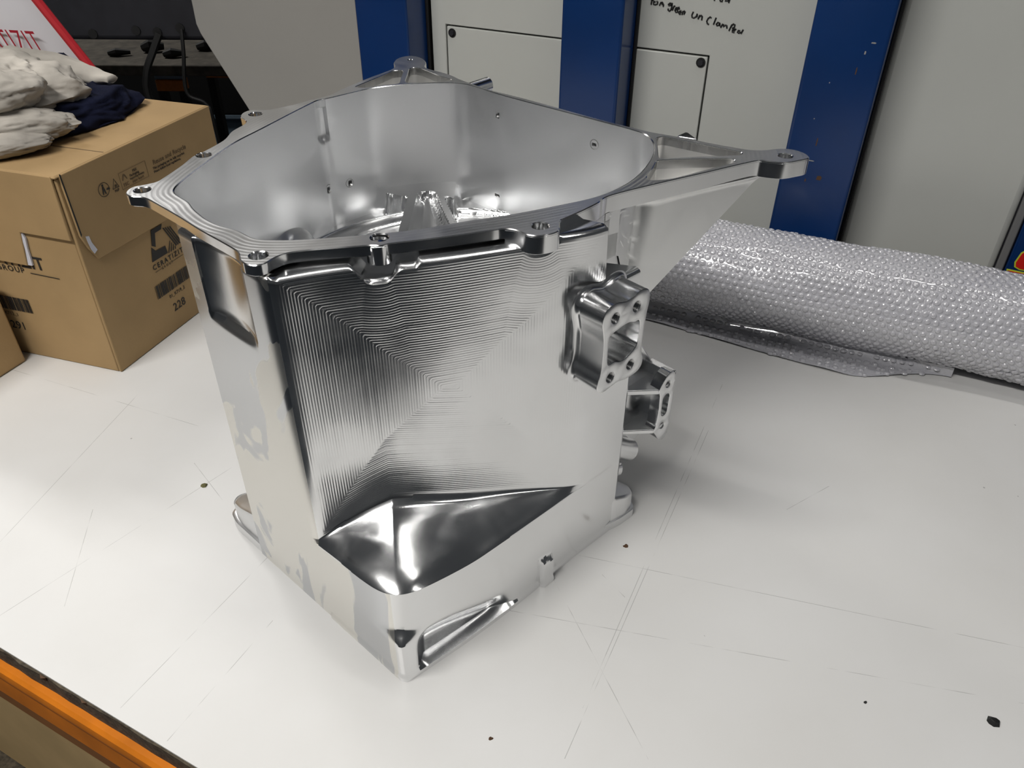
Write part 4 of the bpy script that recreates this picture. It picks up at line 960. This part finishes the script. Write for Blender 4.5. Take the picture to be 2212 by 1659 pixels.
for k in range(3): mk_.prism([tri[k], tri[(k+1) % 3], ti[(k+1) % 3], ti[k]], OF, OF+.0002, FR)
mk_.build('recycle_mark', 'print', cb, smooth=0)
fr_text('20', .0728, .2240, .0042, off=OF); fr_text('PAP', .0715, .2180, .0042, off=OF)
mk_ = MB(); q = [(.0835, .2165), (.1300, .2165), (.1300, .2370), (.0835, .2370)]; qi = offset(q, .0005)
for k in range(4): mk_.prism([q[k], q[(k+1) % 4], qi[(k+1) % 4], qi[k]], OF, OF+.0002, FR)
mk_.prism([(.0870, .2270), (.0895, .2330), (.0910, .2340), (.0930, .2330), (.0955, .2270), (.0945, .2265), (.0912, .2325), (.0880, .2262)], OF, OF+.0002, FR)
mk_.build('certificate_frame', 'printpale', cb, smooth=0)
fr_text('FSC', .0868, .2190, .0060, mat='printpale', off=OF)
fr_text('MIX', .1060, .2310, .0045, mat='print', off=OF); fr_text('Packaging', .1000, .2270, .0042, mat='print', off=OF); fr_text('Supporting forestry', .0990, .2235, .0032, mat='print', off=OF); fr_text('FSC C000000' if 0 else 'paper board', .1020, .2190, .0040, mat='printpale', off=OF)
fr_text('Reuse and Recycle', .1420, .2270, .0085, mat='printpale', off=OF)
fr_text('This packaging can be fully recycled.', .1400, .2215, .0042, off=OF); fr_text('Please follow local regulations.', .1400, .2170, .0042, off=OF)
# front face: name, barcode, number
fe_text('CERATIZIT', -.178, .1378, .0245, spacing=1.06, width=.93, bold=.0003)
fe_text('GROUP', -.1395, .1290, .0110, spacing=1.25)
MB().prism([(-.0880, .1302), (-.0455, .1290), (-.0455, .1300), (-.0880, .1312)], o_, o_+.0002, FE).build('logo_rule', 'print', cb, smooth=0)
bars(FE, -.168, -.1100, .0690, .0890, o_, 5, cb)
fe_text('01_K712_1', -.168, .0605, .0068, mat='printpale')
fe_text('291', -.1560, .0400, .0165)
# second box at the very left
b2 = Vector((-.640, .8622, 0)); e1 = Vector((-.36, -.933, 0)).normalized(); e2 = EL
t = thing('cardboard_box', 'low brown carton cut off by the left edge of the picture', 'box', tuple(b2+e1*.1+e2*.1))
pl2 = frame(b2, e1, e2, (0, 0, 1))
MB().box((0, 0, .0005), (.21, .20, .118), pl2).build('carton_body', 'card', t, bevel=.003)
MB().box((.001, .001, .1185), (.209, .099, .121), pl2).build('lid_flap', 'card', t); MB().box((.001, .101, .1185), (.209, .199, .121), pl2).build('lid_flap', 'card', t)

# ------------------------------------------------------------------ cloths on the box
ZT = BT+.0016
def cloth(name, mat, c, rad, seed, parent, amp=.3, rot=0, sub=5, freq=(1, 1, 1), squash=.25):
    bm = bmesh.new(); bmesh.ops.create_icosphere(bm, subdivisions=sub, radius=1)
    R = Matrix.Rotation(math.radians(rot), 3, 'Z'); V = []
    for v in bm.verts:
        d = v.co.normalized(); q = Vector((d.x*freq[0], d.y*freq[1], d.z*freq[2]))
        wv = Vector((noise.noise(q*1.3+Vector((seed, 0, 0))), noise.noise(q*1.3+Vector((0, seed, 0))), noise.noise(q*1.3+Vector((0, 0, seed)))))
        k = 1+amp*(noise.noise(q*1.5+wv*.6+Vector((seed, 3, 1)))*.9)
        r1 = 1-abs(noise.noise(q*2.6+wv*1.1+Vector((seed*2, 1, 7)))*2); r2 = 1-abs(noise.noise(q*5.5+wv*2+Vector((3, seed, 2)))*2)
        k += amp*(.42*(r1-.5)+.2*(r2-.5)+.05*noise.noise(q*16))
        p = R @ Vector((d.x*rad[0]*k, d.y*rad[1]*k, d.z*rad[2]*k)); p += Vector(c)
        if p.z < ZT: p.z = ZT+(.002*(noise.noise(q*6)+1) if p.z > ZT-.01 else 0)
        V.append(p)
    F = [tuple(v.index for v in f.verts) for f in bm.faces]; bm.free()
    return mk(name, V, F, mat, parent, smooth=80)
rg = thing('work_cloth', 'crumpled dirty off-white cotton cloth on top of the cardboard box', 'cloth', (-.62, .98, ZT))
cloth('cloth_heap', 'rag', (-.655, .985, .297), (.110, .092, .050), 4.3, rg, .30, 15, 6)
cloth('cloth_fold', 'rag', (-.602, .918, .288), (.085, .030, .022), 9.1, rg, .13, 22, 5, (1, 2, 2))
cloth('cloth_fold', 'rag', (-.612, .885, .279), (.080, .028, .014), 2.2, rg, .10, 20, 5, (1, 2, 2))
cloth('cloth_fold', 'rag', (-.60, .935, .325), (.055, .035, .024), 7.7, rg, .16, 30, 5)
# sleeve-like tail lying over the navy cloth
sl = catmull3([(-.64, 1.055, .322), (-.605, 1.075, .318), (-.575, 1.085, .309), (-.553, 1.092, .300), (-.536, 1.094, .297)], 8)
V = []; F = []; m_ = 28
for i, p in enumerate(sl):
    t_ = i/(len(sl)-1); ra = lerp(.034, .010, t_**.8); rb = lerp(.022, .0045, t_**.8); u = Vector((.35, 1, 0)).normalized()
    for k in range(m_):
        a = 2*PI*k/m_; w_ = 1+.28*noise.noise((math.cos(a)*1.5, math.sin(a)*1.5, t_*5))
        V.append(p+u*math.cos(a)*ra*w_+Vector((0, 0, 1))*(math.sin(a)*rb*w_))
for i in range(len(sl)-1):
    for k in range(m_): F.append((i*m_+k, i*m_+(k+1) % m_, (i+1)*m_+(k+1) % m_, (i+1)*m_+k))
F.append(tuple((len(sl)-1)*m_+k for k in range(m_))); F.append(tuple(m_-1-k for k in range(m_)))
mk('cloth_tail', V, F, 'rag', rg, smooth=80)
nv = thing('navy_cloth', 'dark navy cotton cloth bunched under the off-white cloth', 'cloth', (-.56, 1.05, ZT))
cloth('cloth_heap', 'navy', (-.562, 1.035, .272), (.060, .085, .030), 1.7, nv, .25, -18, 5)
cloth('cloth_fold', 'navy', (-.612, 1.125, .290), (.022, .014, .030), 5.2, nv, .25, 10, 4)

# ------------------------------------------------------------------ white bag with red piping
bg = thing('white_bag', 'white film bag with red piping and red lettering behind the box', 'bag', (-.75, 1.27, 0))
BY = 1.225
def edge_x(z): return -.479-.53*z
V = []; F = []; nx_, nz_ = 40, 40
def bag_pt(i, j, back=0):
    z = .0006+.56*j/nz_; x = lerp(-1.02, edge_x(z)-(.04 if back else 0), i/nx_); k = math.sin(PI*i/nx_)
    y = BY-.012*k*math.sin(PI*j/nz_)+.006*noise.noise((x*9, z*9, 2))*k if not back else BY+.05+.01*k
    return Vector((x, y, z))
for b in (0, 1):
    for i in range(nx_+1):
        for j in range(nz_+1): V.append(bag_pt(i, j, b))
W_ = nz_+1
for i in range(nx_):
    for j in range(nz_): k = i*W_+j; F.append((k, k+W_, k+W_+1, k+1)); q = k+(nx_+1)*W_; F.append((q, q+1, q+W_+1, q+W_))
for j in range(nz_): k = nx_*W_+j; q = k+(nx_+1)*W_; F.append((k, q, q+1, k+1)); k = j; q = k+(nx_+1)*W_; F.append((k, k+1, q+1, q))
mk('bag_body', V, F, 'bag', bg, smooth=60)
MB().tube([bag_pt(nx_, j)+Vector((0, -.001, 0)) for j in range(1, nz_+1, 2)], .0065, 8).build('piping', 'red', bg)
BGX = frame((0, BY-.0145, 0), (.985, 0, -.17), (-.27, 0, .963), (0, -1, 0))
text('CERATIZIT', .043, Matrix(((.97, -.30, 0, -.793), (0, 0, -1, BY-.0150), (-.05, .955, 0, .3085), (0, 0, 0, 1))), 'darkred', bg, width=.52, spacing=1.12)
MB().tube([(-.735, BY-.0135, .292), (-.715, BY-.0135, .286), (-.697, BY-.0125, .291), (-.690, BY-.012, .296)], .0012, 6).build('print_line', 'ink', bg)
